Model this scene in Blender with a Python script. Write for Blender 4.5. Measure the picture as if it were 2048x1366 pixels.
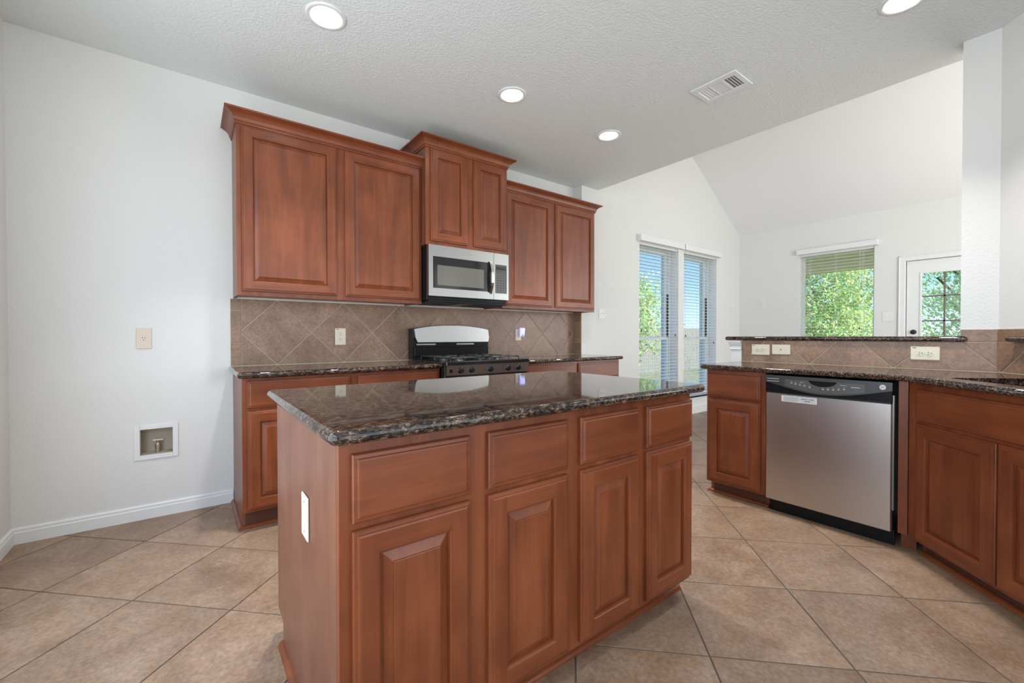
import bpy, math, random
from mathutils import Vector, Matrix
from mathutils.geometry import tessellate_polygon
random.seed(7)
S = bpy.context.scene
COL = S.collection
for o in list(bpy.data.objects):
    bpy.data.objects.remove(o)

# ------------------------------------------------------------------ camera
cam_d = bpy.data.cameras.new('camera'); cam = bpy.data.objects.new('camera', cam_d); COL.objects.link(cam)
F_PX, YAW, PITCH, ROLL = 855.27, math.radians(52.906), math.radians(-0.678), math.radians(-0.072)
CAM = Vector((0.1397, -3.4236, 1.1095))
cam_d.sensor_width = 36.0; cam_d.sensor_fit = 'HORIZONTAL'; cam_d.lens = 36.0 * F_PX / 2048.0
cam_d.clip_start = 0.02; cam_d.clip_end = 300
_F = Vector((math.cos(YAW), math.sin(YAW), 0)); _R = Vector((math.sin(YAW), -math.cos(YAW), 0)); _U = Vector((0, 0, 1))
_F2 = _F * math.cos(PITCH) + _U * math.sin(PITCH); _U2 = _U * math.cos(PITCH) - _F * math.sin(PITCH)
_R3 = _R * math.cos(ROLL) + _U2 * math.sin(ROLL); _U3 = _U2 * math.cos(ROLL) - _R * math.sin(ROLL)
_M = Matrix((_R3, _U3, -_F2)).transposed().to_4x4(); _M.translation = CAM
cam.matrix_world = _M
S.camera = cam

# ------------------------------------------------------------------ world, sun, daylight, added fill, exposure
S.view_settings.view_transform = 'Standard'; S.view_settings.look = 'None'
S.view_settings.gamma = 1.0; S.view_settings.exposure = 0.31; S.view_settings.use_curve_mapping = False
W = bpy.data.worlds.new('sky'); S.world = W; W.use_nodes = True
nt = W.node_tree; nt.nodes.clear()
_o = nt.nodes.new('ShaderNodeOutputWorld'); _b = nt.nodes.new('ShaderNodeBackground')
_tc = nt.nodes.new('ShaderNodeTexCoord'); _sx = nt.nodes.new('ShaderNodeSeparateXYZ')
_r = nt.nodes.new('ShaderNodeValToRGB')
nt.links.new(_tc.outputs['Generated'], _sx.inputs[0]); nt.links.new(_sx.outputs['Z'], _r.inputs[0])
e = _r.color_ramp.elements
e[0].position = 0.0; e[0].color = (0.66, 0.76, 0.90, 1)
e[1].position = 0.03; e[1].color = (0.55, 0.70, 0.92, 1)
x = e.new(0.12); x.color = (0.30, 0.53, 0.90, 1)
x = e.new(0.24); x.color = (0.14, 0.36, 0.80, 1)
x = e.new(1.0); x.color = (0.22, 0.45, 0.85, 1)
_n = nt.nodes.new('ShaderNodeTexNoise'); _n.inputs['Scale'].default_value = 3.0; _n.inputs['Detail'].default_value = 5
_cm = nt.nodes.new('ShaderNodeMapping'); _cm.inputs['Scale'].default_value = (1, 1, 5)
nt.links.new(_tc.outputs['Generated'], _cm.inputs[0]); nt.links.new(_cm.outputs[0], _n.inputs[0])
_cr = nt.nodes.new('ShaderNodeValToRGB'); _cr.color_ramp.elements[0].position = 0.60; _cr.color_ramp.elements[1].position = 0.85
nt.links.new(_n.outputs['Fac'], _cr.inputs[0])
_mx = nt.nodes.new('ShaderNodeMixRGB'); _mx.inputs[2].default_value = (0.95, 0.96, 1, 1)
nt.links.new(_cr.outputs[0], _mx.inputs[0]); nt.links.new(_r.outputs[0], _mx.inputs[1])
nt.links.new(_mx.outputs[0], _b.inputs[0]); _b.inputs[1].default_value = 1.35
nt.links.new(_b.outputs[0], _o.inputs[0])

def light(name, kind, loc, direction, energy, size=None, size_y=None, color=(1, 1, 1), shape=None, portal=False):
    d = bpy.data.lights.new(name, kind); o = bpy.data.objects.new(name, d); COL.objects.link(o)
    o.location = loc; o.rotation_euler = Vector(direction).to_track_quat('-Z', 'Y').to_euler()
    d.energy = energy; d.color = color
    if kind == 'AREA':
        d.shape = shape or 'RECTANGLE'; d.size = size
        if size_y: d.size_y = size_y
        if portal: d.cycles.is_portal = True
    return o
sun = light('sun', 'SUN', (0, 0, 20), (-0.20, 0.60, -0.85), 13.0, color=(1, 0.96, 0.88)); sun.data.angle = 0.01
# daylight of the big breakfast-room window in the left wall (left of the frame)
light('daylight_breakfast_window', 'AREA', (-0.69, -2.55, 1.35), (1, 0, 0), 47, 3.3, 2.1, (0.92, 0.985, 1.0))
# added fill lights in unseen openings behind the camera and around the living room
light('fill_rear', 'AREA', (1.7, -5.26, 1.45), (0, 1, 0), 33, 3.5, 2.2, (0.93, 0.99, 1.0))  # added fill from behind the camera
light('fill_living_far', 'AREA', (7.35, -4.9, 1.35), (-1, 0, 0), 78, 2.6, 2.2, (0.99, 1.0, 0.98))  # added living-room fill, hidden beyond the pillar
light('fill_living_divider', 'AREA', (3.88, -5.9, 1.4), (1, 0, 0), 108, 1.9, 2.2, (0.97, 1.0, 1.0))  # added to brighten the far wall from the divider side
light('fill_living_front', 'AREA', (5.6, -7.06, 1.5), (0, 1, 0), 18, 2.8, 2.2, (0.99, 1.0, 0.98))  # added weak fill at the unseen front wall

# ------------------------------------------------------------------ node helpers
def mat(name):
    m = bpy.data.materials.new(name); m.use_nodes = True
    t = m.node_tree; return m, t, t.nodes['Principled BSDF']
def nd(t, kind, **kw):
    n = t.nodes.new(kind)
    for k, v in kw.items():
        if k.startswith('i_'): n.inputs[k[2:].replace('_', ' ')].default_value = v
        else: setattr(n, k, v)
    return n
def ramp(t, fac, stops):
    r = nd(t, 'ShaderNodeValToRGB'); el = r.color_ramp.elements
    el[0].position, el[0].color = stops[0][0], (*stops[0][1], 1); el[1].position, el[1].color = stops[-1][0], (*stops[-1][1], 1)
    for p, c in stops[1:-1]:
        q = el.new(p); q.color = (*c, 1)
    t.links.new(fac, r.inputs[0]); return r.outputs[0]
def coords(t, scale=(1, 1, 1), rot=(0, 0, 0), kind='Object', rnd=False):
    tc = nd(t, 'ShaderNodeTexCoord'); mp = nd(t, 'ShaderNodeMapping'); mp.inputs['Scale'].default_value = scale; mp.inputs['Rotation'].default_value = rot
    src = tc.outputs[kind]
    if rnd:
        oi = nd(t, 'ShaderNodeObjectInfo'); a = nd(t, 'ShaderNodeVectorMath', operation='SCALE'); a.inputs[0].default_value = (13, 17, 11)
        t.links.new(oi.outputs['Random'], a.inputs['Scale']); b = nd(t, 'ShaderNodeVectorMath', operation='ADD')
        t.links.new(src, b.inputs[0]); t.links.new(a.outputs[0], b.inputs[1]); src = b.outputs[0]
    t.links.new(src, mp.inputs[0]); return mp.outputs[0]
def noise(t, vec, scale, detail=4, rough=.55, dist=0):
    n = nd(t, 'ShaderNodeTexNoise'); n.inputs['Scale'].default_value = scale; n.inputs['Detail'].default_value = detail
    n.inputs['Roughness'].default_value = rough; n.inputs['Distortion'].default_value = dist
    t.links.new(vec, n.inputs['Vector']); return n.outputs['Fac']
def bump(t, h, p, strength=.3, dist=.002):
    b = nd(t, 'ShaderNodeBump'); b.inputs['Strength'].default_value = strength; b.inputs['Distance'].default_value = dist
    t.links.new(h, b.inputs['Height']); t.links.new(b.outputs[0], p.inputs['Normal'])
def mixc(t, fac, a, b, mode='MIX'):
    m = nd(t, 'ShaderNodeMixRGB', blend_type=mode)
    for i, v in ((0, fac), (1, a), (2, b)):
        if hasattr(v, 'default_value') or hasattr(v, 'is_linked'): t.links.new(v, m.inputs[i])
        else: m.inputs[i].default_value = v if i == 0 else (*v, 1)
    return m.outputs[0]
def simple(name, col, rough=.5, metal=0, spec=.5, emit=None, es=1, coat=0):
    m, t, p = mat(name); p.inputs['Base Color'].default_value = (*col, 1); p.inputs['Roughness'].default_value = rough
    p.inputs['Metallic'].default_value = metal; p.inputs['Specular IOR Level'].default_value = spec; p.inputs['Coat Weight'].default_value = coat
    n = noise(t, coords(t), 40, 3); bump(t, n, p, .03, .0005)
    if emit: p.inputs['Emission Color'].default_value = (*emit, 1); p.inputs['Emission Strength'].default_value = es
    return m
def paint(name, col, scale=170, strength=.5, dist=.0018):
    m, t, p = mat(name); p.inputs['Base Color'].default_value = (*col, 1); p.inputs['Roughness'].default_value = .85
    p.inputs['Specular IOR Level'].default_value = .2
    v = coords(t, kind='Object'); n = noise(t, v, scale, 2, .5); r = ramp(t, n, [(0.35, (0, 0, 0)), (0.65, (1, 1, 1))])
    bump(t, r, p, strength, dist); return m
M = {}
M['wall'] = paint('wall_paint', (0.77, 0.76, 0.735), 95, .35)
M['wall_smooth'] = paint('great_room_paint', (0.77, 0.765, 0.745), 95, .10)
M['ceiling'] = paint('ceiling_paint', (0.79, 0.82, 0.81), 75, .6, .0025)
M['vault'] = paint('vault_paint', (0.86, 0.86, 0.85), 75, .1)
M['trim'] = simple('white_trim_paint', (0.80, 0.81, 0.80), .35)
M['white_plastic'] = simple('white_plastic', (0.80, 0.80, 0.785), .35)
M['slat'] = simple('blind_slat_white', (0.90, 0.90, 0.89), .4)
M['ivory'] = simple('ivory_plastic', (0.80, 0.72, 0.56), .35)
M['almond'] = simple('almond_plastic', (0.70, 0.60, 0.50), .35)
M['black_slot'] = simple('black_slot', (0.02, 0.018, 0.016), .5)
M['black'] = simple('black_enamel', (0.012, 0.012, 0.013), .12)
M['black_matte'] = simple('black_cast_iron', (0.02, 0.02, 0.021), .42)
M['black_plastic'] = simple('black_plastic', (0.010, 0.010, 0.011), .25, spec=.18)
M['black_panel'] = simple('dark_grey_panel', (0.055, 0.055, 0.052), .3)
M['chrome'] = simple('chrome', (0.85, 0.84, 0.80), .12, 1)
M['dark_metal'] = simple('oil_rubbed_metal', (0.03, 0.03, 0.03), .35, .6)
M['duct'] = simple('dark_duct', (0.05, 0.05, 0.05), .8)
M['patio_cream'] = paint('patio_cream', (0.86, 0.82, 0.62), 40, .1)
M['brass'] = simple('weathered_brass', (0.42, 0.34, 0.24), .4, .7)
M['print_grey'] = simple('pale_grey_print', (0.55, 0.55, 0.52), .5)
M['print_dim'] = simple('dim_grey_print', (0.20, 0.20, 0.19), .5)
M['ink'] = simple('black_ink', (0.03, 0.03, 0.03), .6)
M['tag'] = simple('grey_label_paper', (0.62, 0.63, 0.62), .45)
M['tag_frame'] = simple('label_frame', (0.78, 0.76, 0.75), .3)
M['lens'] = simple('lamp_lens', (1, 1, 1), .4, emit=(1, 0.98, 0.95), es=14)
M['led_blue'] = simple('blue_night_light', (0.5, 0.5, 0.9), .3, emit=(0.30, 0.30, 1.0), es=1.5)
M['led_clear'] = simple('clear_cap', (0.8, 0.85, 0.9), .15)
M['toe_vinyl'] = simple('dark_kick', (0.10, 0.035, 0.018), .5)

def wood(name, horiz=False, base=((.150, .035, .0110), (.215, .054, .0180), (.290, .082, .029)), rough=.36):
    m, t, p = mat(name)
    sc = (0.55, 4, 7) if horiz else (7, 4, 0.55)
    v = coords(t, sc, rnd=True)
    n1 = noise(t, v, 2.2, 6, .6, .6)
    sc2 = (2.5, 30, 150) if horiz else (150, 30, 2.5)
    n2 = noise(t, coords(t, sc2, rnd=True), 1.0, 3, .6)
    n3 = noise(t, coords(t, (1, 1, 1), rnd=True), 5, 3, .5)
    c = ramp(t, n1, [(.25, base[0]), (.5, base[1]), (.75, base[2])])
    g = ramp(t, n2, [(.3, (.80, .78, .76)), (.6, (1, 1, 1))])
    c = mixc(t, .55, c, g, 'MULTIPLY')
    b = ramp(t, n3, [(.36, (.76, .70, .66)), (.64, (1.14, 1.14, 1.12))])
    c = mixc(t, .6, c, b, 'MULTIPLY')
    t.links.new(c, p.inputs['Base Color']); p.inputs['Roughness'].default_value = rough
    p.inputs['Specular IOR Level'].default_value = .38; p.inputs['Coat Weight'].default_value = .22; p.inputs['Coat Roughness'].default_value = .30
    bump(t, n2, p, .06, .0006)
    return m
M['wood_v'] = wood('cherry_stained_maple'); M['wood_h'] = wood('cherry_stained_maple_rail', True)
M['wood_side'] = wood('stained_side_panel', False, ((.165, .058, .030), (.20, .075, .040), (.235, .093, .052)), .40)
M['wood_under'] = wood('raw_cabinet_bottom', True, ((.42, .24, .13), (.48, .29, .16), (.55, .34, .2)), .6)

def granite():
    m, t, p = mat('brown_black_granite')
    v = coords(t, (1, 2.0, 2.0)); v1 = coords(t, (1, 1.5, 1.5))
    a = noise(t, v, 62, 6, .72, .3); b = noise(t, v1, 26, 4, .6, .4); k = noise(t, v1, 210, 2, .6)
    c = ramp(t, a, [(.38, (.009, .009, .010)), (.47, (.038, .026, .020)), (.535, (.145, .095, .069)), (.61, (.29, .198, .148)), (.71, (.45, .34, .27))])
    d = ramp(t, b, [(.38, (.30, .30, .31)), (.50, (.80, .78, .76)), (.62, (1.15, 1.05, 1.0))])
    c = mixc(t, 1, c, d, 'MULTIPLY')
    kk = ramp(t, k, [(.45, (.6, .6, .6)), (.60, (1.15, 1.15, 1.15))]); c = mixc(t, 1, c, kk, 'MULTIPLY')
    t.links.new(c, p.inputs['Base Color']); p.inputs['Roughness'].default_value = .04
    p.inputs['Specular IOR Level'].default_value = .5
    return m
M['granite'] = granite()
def tilemat(name, c0, c1, c2, rough=.45, bs=.25):
    m, t, p = mat(name)
    at = nd(t, 'ShaderNodeAttribute', attribute_name='tint')
    off = nd(t, 'ShaderNodeVectorMath', operation='MULTIPLY'); t.links.new(at.outputs['Color'], off.inputs[0]); off.inputs[1].default_value = (40, 40, 40)
    tc = nd(t, 'ShaderNodeTexCoord'); ad = nd(t, 'ShaderNodeVectorMath', operation='ADD')
    t.links.new(tc.outputs['Object'], ad.inputs[0]); t.links.new(off.outputs[0], ad.inputs[1])
    n1 = noise(t, ad.outputs[0], 4.0, 7, .68, .5); n2 = noise(t, ad.outputs[0], 60, 4, .7, .3); n3 = noise(t, ad.outputs[0], 9, 5, .6)
    c = ramp(t, n1, [(.3, c0), (.5, c1), (.7, c2)])
    g = ramp(t, n2, [(.35, (.72, .72, .72)), (.65, (1.18, 1.17, 1.15))]); c = mixc(t, .9, c, g, 'MULTIPLY')
    h = ramp(t, n3, [(.38, (.93, .86, .80)), (.62, (1.05, 1.03, 1.06))]); c = mixc(t, .8, c, h, 'MULTIPLY')
    sp = nd(t, 'ShaderNodeSeparateColor'); t.links.new(at.outputs['Color'], sp.inputs[0])
    l = ramp(t, sp.outputs[0], [(0, (.90, .90, .90)), (1, (1.10, 1.09, 1.08))]); c = mixc(t, 1, c, l, 'MULTIPLY')
    t.links.new(c, p.inputs['Base Color']); p.inputs['Roughness'].default_value = rough
    r = nd(t, 'ShaderNodeMapRange'); r.inputs['To Min'].default_value = rough - .08; r.inputs['To Max'].default_value = rough + .12
    t.links.new(n3, r.inputs[0]); t.links.new(r.outputs[0], p.inputs['Roughness'])
    bump(t, n2, p, bs, .0015); return m
M['floor_tile'] = tilemat('beige_floor_tile', (.215, .139, .089), (.293, .199, .134), (.372, .264, .187), .40)
M['splash_tile'] = tilemat('brown_wall_tile', (.24, .145, .092), (.325, .205, .137), (.41, .272, .187), .36)
M['grout_floor'] = simple('floor_grout', (.115, .095, .075), .9)
M['grout'] = simple('tan_grout', (.56, .45, .33), .9)
def steel(name, vertical=True, col=(.43, .43, .42), rough=.30):
    m, t, p = mat(name)
    n = noise(t, coords(t, (1, 1, 120) if not vertical else (90, 90, .6)), 3, 2, .5)
    p.inputs['Metallic'].default_value = 1; p.inputs['Base Color'].default_value = (*col, 1)
    r = nd(t, 'ShaderNodeMapRange'); r.inputs['To Min'].default_value = rough - .03; r.inputs['To Max'].default_value = rough + .03
    t.links.new(n, r.inputs[0]); t.links.new(r.outputs[0], p.inputs['Roughness'])
    bump(t, n, p, .01, .0002); return m
M['steel'] = steel('brushed_steel', True, (.60, .575, .55), .30); M['steel_dark'] = steel('dark_brushed_steel', False, (.30, .28, .255), .3)
M['steel_h'] = steel('brushed_steel_horizontal', False)
def glassmat(name, tint=(1, 1, 1), refl=1.0):
    m = bpy.data.materials.new(name); m.use_nodes = True; t = m.node_tree; t.nodes.clear()
    o = nd(t, 'ShaderNodeOutputMaterial'); tr = nd(t, 'ShaderNodeBsdfTransparent'); gl = nd(t, 'ShaderNodeBsdfGlossy'); mx = nd(t, 'ShaderNodeMixShader'); fr = nd(t, 'ShaderNodeFresnel')
    tr.inputs[0].default_value = (*tint, 1); gl.inputs['Roughness'].default_value = .02; fr.inputs[0].default_value = 1.45
    ge = nd(t, 'ShaderNodeNewGeometry'); sb = nd(t, 'ShaderNodeMath', operation='SUBTRACT'); sb.inputs[0].default_value = 1; t.links.new(ge.outputs['Backfacing'], sb.inputs[1]); ml = nd(t, 'ShaderNodeMath', operation='MULTIPLY'); t.links.new(fr.outputs[0], ml.inputs[0]); t.links.new(sb.outputs[0], ml.inputs[1])
    t.links.new(ml.outputs[0], mx.inputs[0]); t.links.new(tr.outputs[0], mx.inputs[1]); t.links.new(gl.outputs[0], mx.inputs[2]); t.links.new(mx.outputs[0], o.inputs[0])
    return m
M['glass'] = glassmat('window_glass', (.93, .98, .95)); M['dark_glass'] = simple('microwave_glass', (.015, .016, .016), .08)
M['mesh_glass'] = simple('microwave_window_screen', (.13, .125, .105), .16)
def foliage():
    m, t, p = mat('leaf_green'); n = noise(t, coords(t), 1.1, 4); at = nd(t, 'ShaderNodeAttribute', attribute_name='tint')
    c = ramp(t, n, [(.3, (.30, .44, .18)), (.5, (.46, .60, .30)), (.7, (.68, .76, .50))])
    c = mixc(t, .5, c, at.outputs['Color'], 'SOFT_LIGHT')
    t.links.new(c, p.inputs['Base Color']); p.inputs['Roughness'].default_value = .6
    p.inputs['Transmission Weight'].default_value = 0
    tl = nd(t, 'ShaderNodeBsdfTranslucent'); t.links.new(c, tl.inputs[0]); mx = nd(t, 'ShaderNodeMixShader'); mx.inputs[0].default_value = .45
    t.links.new(p.outputs[0], mx.inputs[1]); t.links.new(tl.outputs[0], mx.inputs[2]); t.links.new(mx.outputs[0], t.nodes['Material Output'].inputs[0])
    return m
M['leaf'] = foliage(); M['bark'] = simple('bark', (.13, .09, .06), .9)
M['lawn'] = tilemat('dry_lawn', (.085, .10, .05), (.115, .125, .07), (.15, .155, .10), .9)
def brick(name, a, b, mo):
    m, t, p = mat(name); br = nd(t, 'ShaderNodeTexBrick'); t.links.new(coords(t, (4.6, 4.6, 4.6), (math.pi/2, 0, 0)), br.inputs[0])
    br.inputs['Color1'].default_value = (*a, 1); br.inputs['Color2'].default_value = (*b, 1); br.inputs['Mortar'].default_value = (*mo, 1)
    br.inputs['Scale'].default_value = 1; br.inputs['Mortar Size'].default_value = .03; t.links.new(br.outputs[0], p.inputs[0]); p.inputs['Roughness'].default_value = .9
    return m
M['brick'] = brick('pale_brick', (.62, .54, .48), (.72, .66, .60), (.75, .74, .72))
M['fence'] = simple('weathered_fence_wood', (.20, .19, .185), .9)

# ------------------------------------------------------------------ mesh helpers
class MB:
    def __init__(s): s.v = []; s.f = []; s.m = []; s.sm = []; s.tint = []; s.cur = 0
    def add(s, verts, faces, mi=0, smooth=False, tint=None):
        b = len(s.v); s.v += [tuple(v) for v in verts]
        for f in faces:
            s.f.append([b + i for i in f]); s.m.append(mi); s.sm.append(smooth); s.tint.append(tint or (.5, .5, .5))
    def box(s, x0, x1, y0, y1, z0, z1, mi=0, bev=0):
        if x1 < x0: x0, x1 = x1, x0
        if y1 < y0: y0, y1 = y1, y0
        if z1 < z0: z0, z1 = z1, z0
        if bev <= 0:
            s.add([(x0,y0,z0),(x1,y0,z0),(x1,y1,z0),(x0,y1,z0),(x0,y0,z1),(x1,y0,z1),(x1,y1,z1),(x0,y1,z1)],
                  [(0,3,2,1),(4,5,6,7),(0,1,5,4),(1,2,6,5),(2,3,7,6),(3,0,4,7)], mi); return
        c = ((x0+x1)/2, (y0+y1)/2, (z0+z1)/2); h = ((x1-x0)/2, (y1-y0)/2, (z1-z0)/2); V = {}; vs = []
        b = min(bev, min(h)*.98)
        for sx in (-1, 1):
            for sy in (-1, 1):
                for sz in (-1, 1):
                    for a in range(3):
                        q = [h[0]-b, h[1]-b, h[2]-b]; q[a] = h[a]
                        V[(sx, sy, sz, a)] = len(vs); vs.append((c[0]+sx*q[0], c[1]+sy*q[1], c[2]+sz*q[2]))
        fs = []
        for a in range(3):
            u, w = (a+1) % 3, (a+2) % 3
            for sa in (-1, 1):
                def k(su, sw):
                    q = [0, 0, 0]; q[a] = sa; q[u] = su; q[w] = sw; return V[(*q, a)]
                f = [k(-1, -1), k(1, -1), k(1, 1), k(-1, 1)]; fs.append(f if sa > 0 else f[::-1])
        for a in range(3):   # edges along axis a
            u, w = (a+1) % 3, (a+2) % 3
            for su in (-1, 1):
                for sw in (-1, 1):
                    q = [0, 0, 0]; q[u] = su; q[w] = sw; q[a] = -1; p0 = tuple(q); q[a] = 1; p1 = tuple(q)
                    f = [V[(*p0, u)], V[(*p1, u)], V[(*p1, w)], V[(*p0, w)]]; fs.append(f if su*sw < 0 else f[::-1])
        for sx in (-1, 1):
            for sy in (-1, 1):
                for sz in (-1, 1):
                    f = [V[(sx, sy, sz, 0)], V[(sx, sy, sz, 1)], V[(sx, sy, sz, 2)]]; fs.append(f if sx*sy*sz > 0 else f[::-1])
        s.add(vs, fs, mi)
    def prism(s, poly, z0, z1, mi=0, axis='z'):
        n = len(poly)
        def P(a, b, c): return {'z': (a, b, c), 'x': (c, a, b), 'y': (a, c, b)}[axis]
        vs = [P(a, b, z0) for a, b in poly] + [P(a, b, z1) for a, b in poly]
        fs = [list(range(n))[::-1], list(range(n, 2*n))] + [(i, (i+1) % n, n+(i+1) % n, n+i) for i in range(n)]
        s.add(vs, fs, mi)
    def cyl(s, c, r, h, axis='z', seg=24, mi=0, r2=None, smooth=True):
        r2 = r if r2 is None else r2
        def P(a, b, d): return {'z': (c[0]+a, c[1]+b, c[2]+d), 'x': (c[0]+d, c[1]+a, c[2]+b), 'y': (c[0]+a, c[1]+d, c[2]+b)}[axis]
        A = [2*math.pi*i/seg for i in range(seg)]
        lo = [P(r*math.cos(a), r*math.sin(a), 0) for a in A]; hi = [P(r2*math.cos(a), r2*math.sin(a), h) for a in A]
        s.add(lo+hi, [(i, (i+1) % seg, seg+(i+1) % seg, seg+i) for i in range(seg)], mi, smooth)
        s.add(lo, [list(range(seg))[::-1]], mi); s.add(hi, [list(range(seg))], mi)
    def lathe(s, c, prof, axis='z', seg=32, mi=0, smooth=True):
        def P(a, b, d): return {'z': (c[0]+a, c[1]+b, c[2]+d), 'x': (c[0]+d, c[1]+a, c[2]+b), 'y': (c[0]+a, c[1]+d, c[2]+b)}[axis]
        vs = []
        for r, h in prof:
            for i in range(seg):
                a = 2*math.pi*i/seg; vs.append(P(r*math.cos(a), r*math.sin(a), h))
        fs = [(k*seg+i, k*seg+(i+1) % seg, (k+1)*seg+(i+1) % seg, (k+1)*seg+i) for k in range(len(prof)-1) for i in range(seg)]
        s.add(vs, fs, mi, smooth)
    def tube(s, pts, r, seg=8, mi=0, closed=False):
        pts = [Vector(p) for p in pts]; n = len(pts); rings = []
        up = Vector((0, 0, 1))
        for i, p in enumerate(pts):
            a = pts[i-1] if (i > 0 or closed) else p; b = pts[(i+1) % n] if (i < n-1 or closed) else p
            d = (b-a).normalized(); u = up if abs(d.z) < .9 else Vector((1, 0, 0))
            x = d.cross(u).normalized(); y = d.cross(x).normalized()
            rings.append([p + x*r*math.cos(2*math.pi*k/seg) + y*r*math.sin(2*math.pi*k/seg) for k in range(seg)])
        vs = [v for rg in rings for v in rg]; fs = []
        for i in range(n if closed else n-1):
            j = (i+1) % n
            fs += [(i*seg+k, i*seg+(k+1) % seg, j*seg+(k+1) % seg, j*seg+k) for k in range(seg)]
        s.add(vs, fs, mi, True)
        if not closed:
            s.add(rings[0], [list(range(seg))], mi); s.add(rings[-1], [list(range(seg))[::-1]], mi)
    def sweep(s, path, prof, closed=False, mi=0, smooth=False, caps=True):
        """path: 2-D points; prof: (outward offset, z); outward = right of travel"""
        n = len(path); ns = []
        for i in range(n):
            a = Vector(path[i-1]) if (i > 0 or closed) else None; p = Vector(path[i]); b = Vector(path[(i+1) % n]) if (i < n-1 or closed) else None
            d1 = (p-a).normalized() if a is not None else None; d2 = (b-p).normalized() if b is not None else None
            n1 = Vector((d1.y, -d1.x)) if d1 is not None else None; n2 = Vector((d2.y, -d2.x)) if d2 is not None else None
            if n1 is None: m = n2
            elif n2 is None: m = n1
            else: m = (n1+n2); m = m/(1+n1.dot(n2))
            ns.append(m)
        vs = []
        for i in range(n):
            for o, z in prof: vs.append((path[i][0]+ns[i].x*o, path[i][1]+ns[i].y*o, z))
        k = len(prof); fs = []
        for i in range(n if closed else n-1):
            j = (i+1) % n
            for q in range(k-1): fs.append((i*k+q, j*k+q, j*k+q+1, i*k+q+1))
        s.add(vs, fs, mi, smooth)
        if not closed and caps:
            s.add(vs[:k], [list(range(k))], mi); s.add(vs[-k:], [list(range(k))[::-1]], mi)
        return ns
    def build(s, name, mats, parent=None, loc=None):
        me = bpy.data.meshes.new(name); me.from_pydata(s.v, [], s.f)
        for m in (mats if isinstance(mats, (list, tuple)) else [mats]): me.materials.append(m)
        me.polygons.foreach_set('material_index', s.m); me.polygons.foreach_set('use_smooth', s.sm)
        if any(t != (.5, .5, .5) for t in s.tint):
            ca = me.color_attributes.new('tint', 'FLOAT_COLOR', 'CORNER'); k = 0; buf = []
            for f, t in zip(s.f, s.tint): buf += [*t, 1.0]*len(f)
            ca.data.foreach_set('color', buf)
        me.update(); o = bpy.data.objects.new(name, me); COL.objects.link(o)
        if parent: o.parent = parent
        if loc: o.location = loc
        return o
def thing(name, label, cat, loc=(0, 0, 0), rz=0, group=None, rot=None):
    o = bpy.data.objects.new(name, None); o.empty_display_size = .1; COL.objects.link(o); o.location = loc
    o.rotation_euler = rot or (0, 0, rz); o['label'] = label; o['category'] = cat
    if group: o['group'] = group
    return o
def tag(o, label, cat, group=None, kind=None):
    o['label'] = label; o['category'] = cat
    if group: o['group'] = group
    if kind: o['kind'] = kind
    return o
def struct(o): o['kind'] = 'structure'; return o
def boxo(name, m, a, parent=None, bev=0):
    b = MB(); b.box(*a, bev=bev); return b.build(name, m, parent)
def text(name, body, size, m, parent, loc, rot, ext=.0004):
    c = bpy.data.curves.new(name, 'FONT'); c.body = body; c.size = size; c.extrude = ext; c.align_x = 'CENTER'; c.align_y = 'CENTER'
    t = bpy.data.objects.new(name, c); COL.objects.link(t); dg = bpy.context.evaluated_depsgraph_get()
    me = bpy.data.meshes.new_from_object(t.evaluated_get(dg)); bpy.data.objects.remove(t)
    o = bpy.data.objects.new(name, me); me.materials.clear(); me.materials.append(m); COL.objects.link(o); o.parent = parent; o.location = loc; o.rotation_euler = rot
    return o
def rnd_corners(poly, rad, seg=6):
    out = []; n = len(poly)
    for i in range(n):
        p = Vector(poly[i]); r = rad[i] if isinstance(rad, (list, tuple)) else rad
        if r <= 0: out.append(tuple(p)); continue
        a = (Vector(poly[i-1])-p).normalized(); b = (Vector(poly[(i+1) % n])-p).normalized()
        th = math.acos(max(-1, min(1, a.dot(b)))); d = r/math.tan(th/2); c = p+(a+b).normalized()*(r/math.sin(th/2))
        s0 = p+a*d-c; s1 = p+b*d-c; A = math.atan2(s0.y, s0.x); B = math.atan2(s1.y, s1.x); D = (B-A+math.pi) % (2*math.pi)-math.pi
        for k in range(seg+1):
            t = A+D*k/seg; out.append((c.x+r*math.cos(t), c.y+r*math.sin(t)))
    return out
def slab(name, poly, z0, z1, m, holes=(), parent=None, flat=()):
    """stone top with a bull-nosed edge; poly counter-clockwise; flat edges keep the outline"""
    b = MB(); t = z1-z0; r = t/2; K = 8
    prof = [(-r*(1-math.cos(a)), z0+r+r*math.sin(a)) for a in [(-math.pi/2)+math.pi*k/K for k in range(K+1)]]
    b.sweep(poly, prof, closed=True, smooth=True)
    k = K+1; n = len(poly); vs = b.v[:]
    top = [vs[i*k+K] for i in range(n)]; bot = [vs[i*k] for i in range(n)]
    for loop, up in ((top, True), (bot, False)):
        loops = [[Vector((x, y, 0)) for x, y, _ in loop]] + [[Vector((x, y, 0)) for x, y in h] for h in holes]
        flatv = [v for l in loops for v in l]; tris = tessellate_polygon(loops); z = z1 if up else z0; out = []
        for tr in tris:
            a, c, d = (flatv[i] for i in tr); cr = (c-a).cross(d-a).z
            out.append(tr if (cr > 0) == up else tr[::-1])
        b.add([(v.x, v.y, z) for v in flatv], out)
    for h in holes:
        hh = list(h); nn = len(hh)
        b.add([(x, y, z0) for x, y in hh]+[(x, y, z1) for x, y in hh], [(i, nn+i, nn+(i+1) % nn, (i+1) % nn) for i in range(nn)])
    return b.build(name, m, parent)
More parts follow.
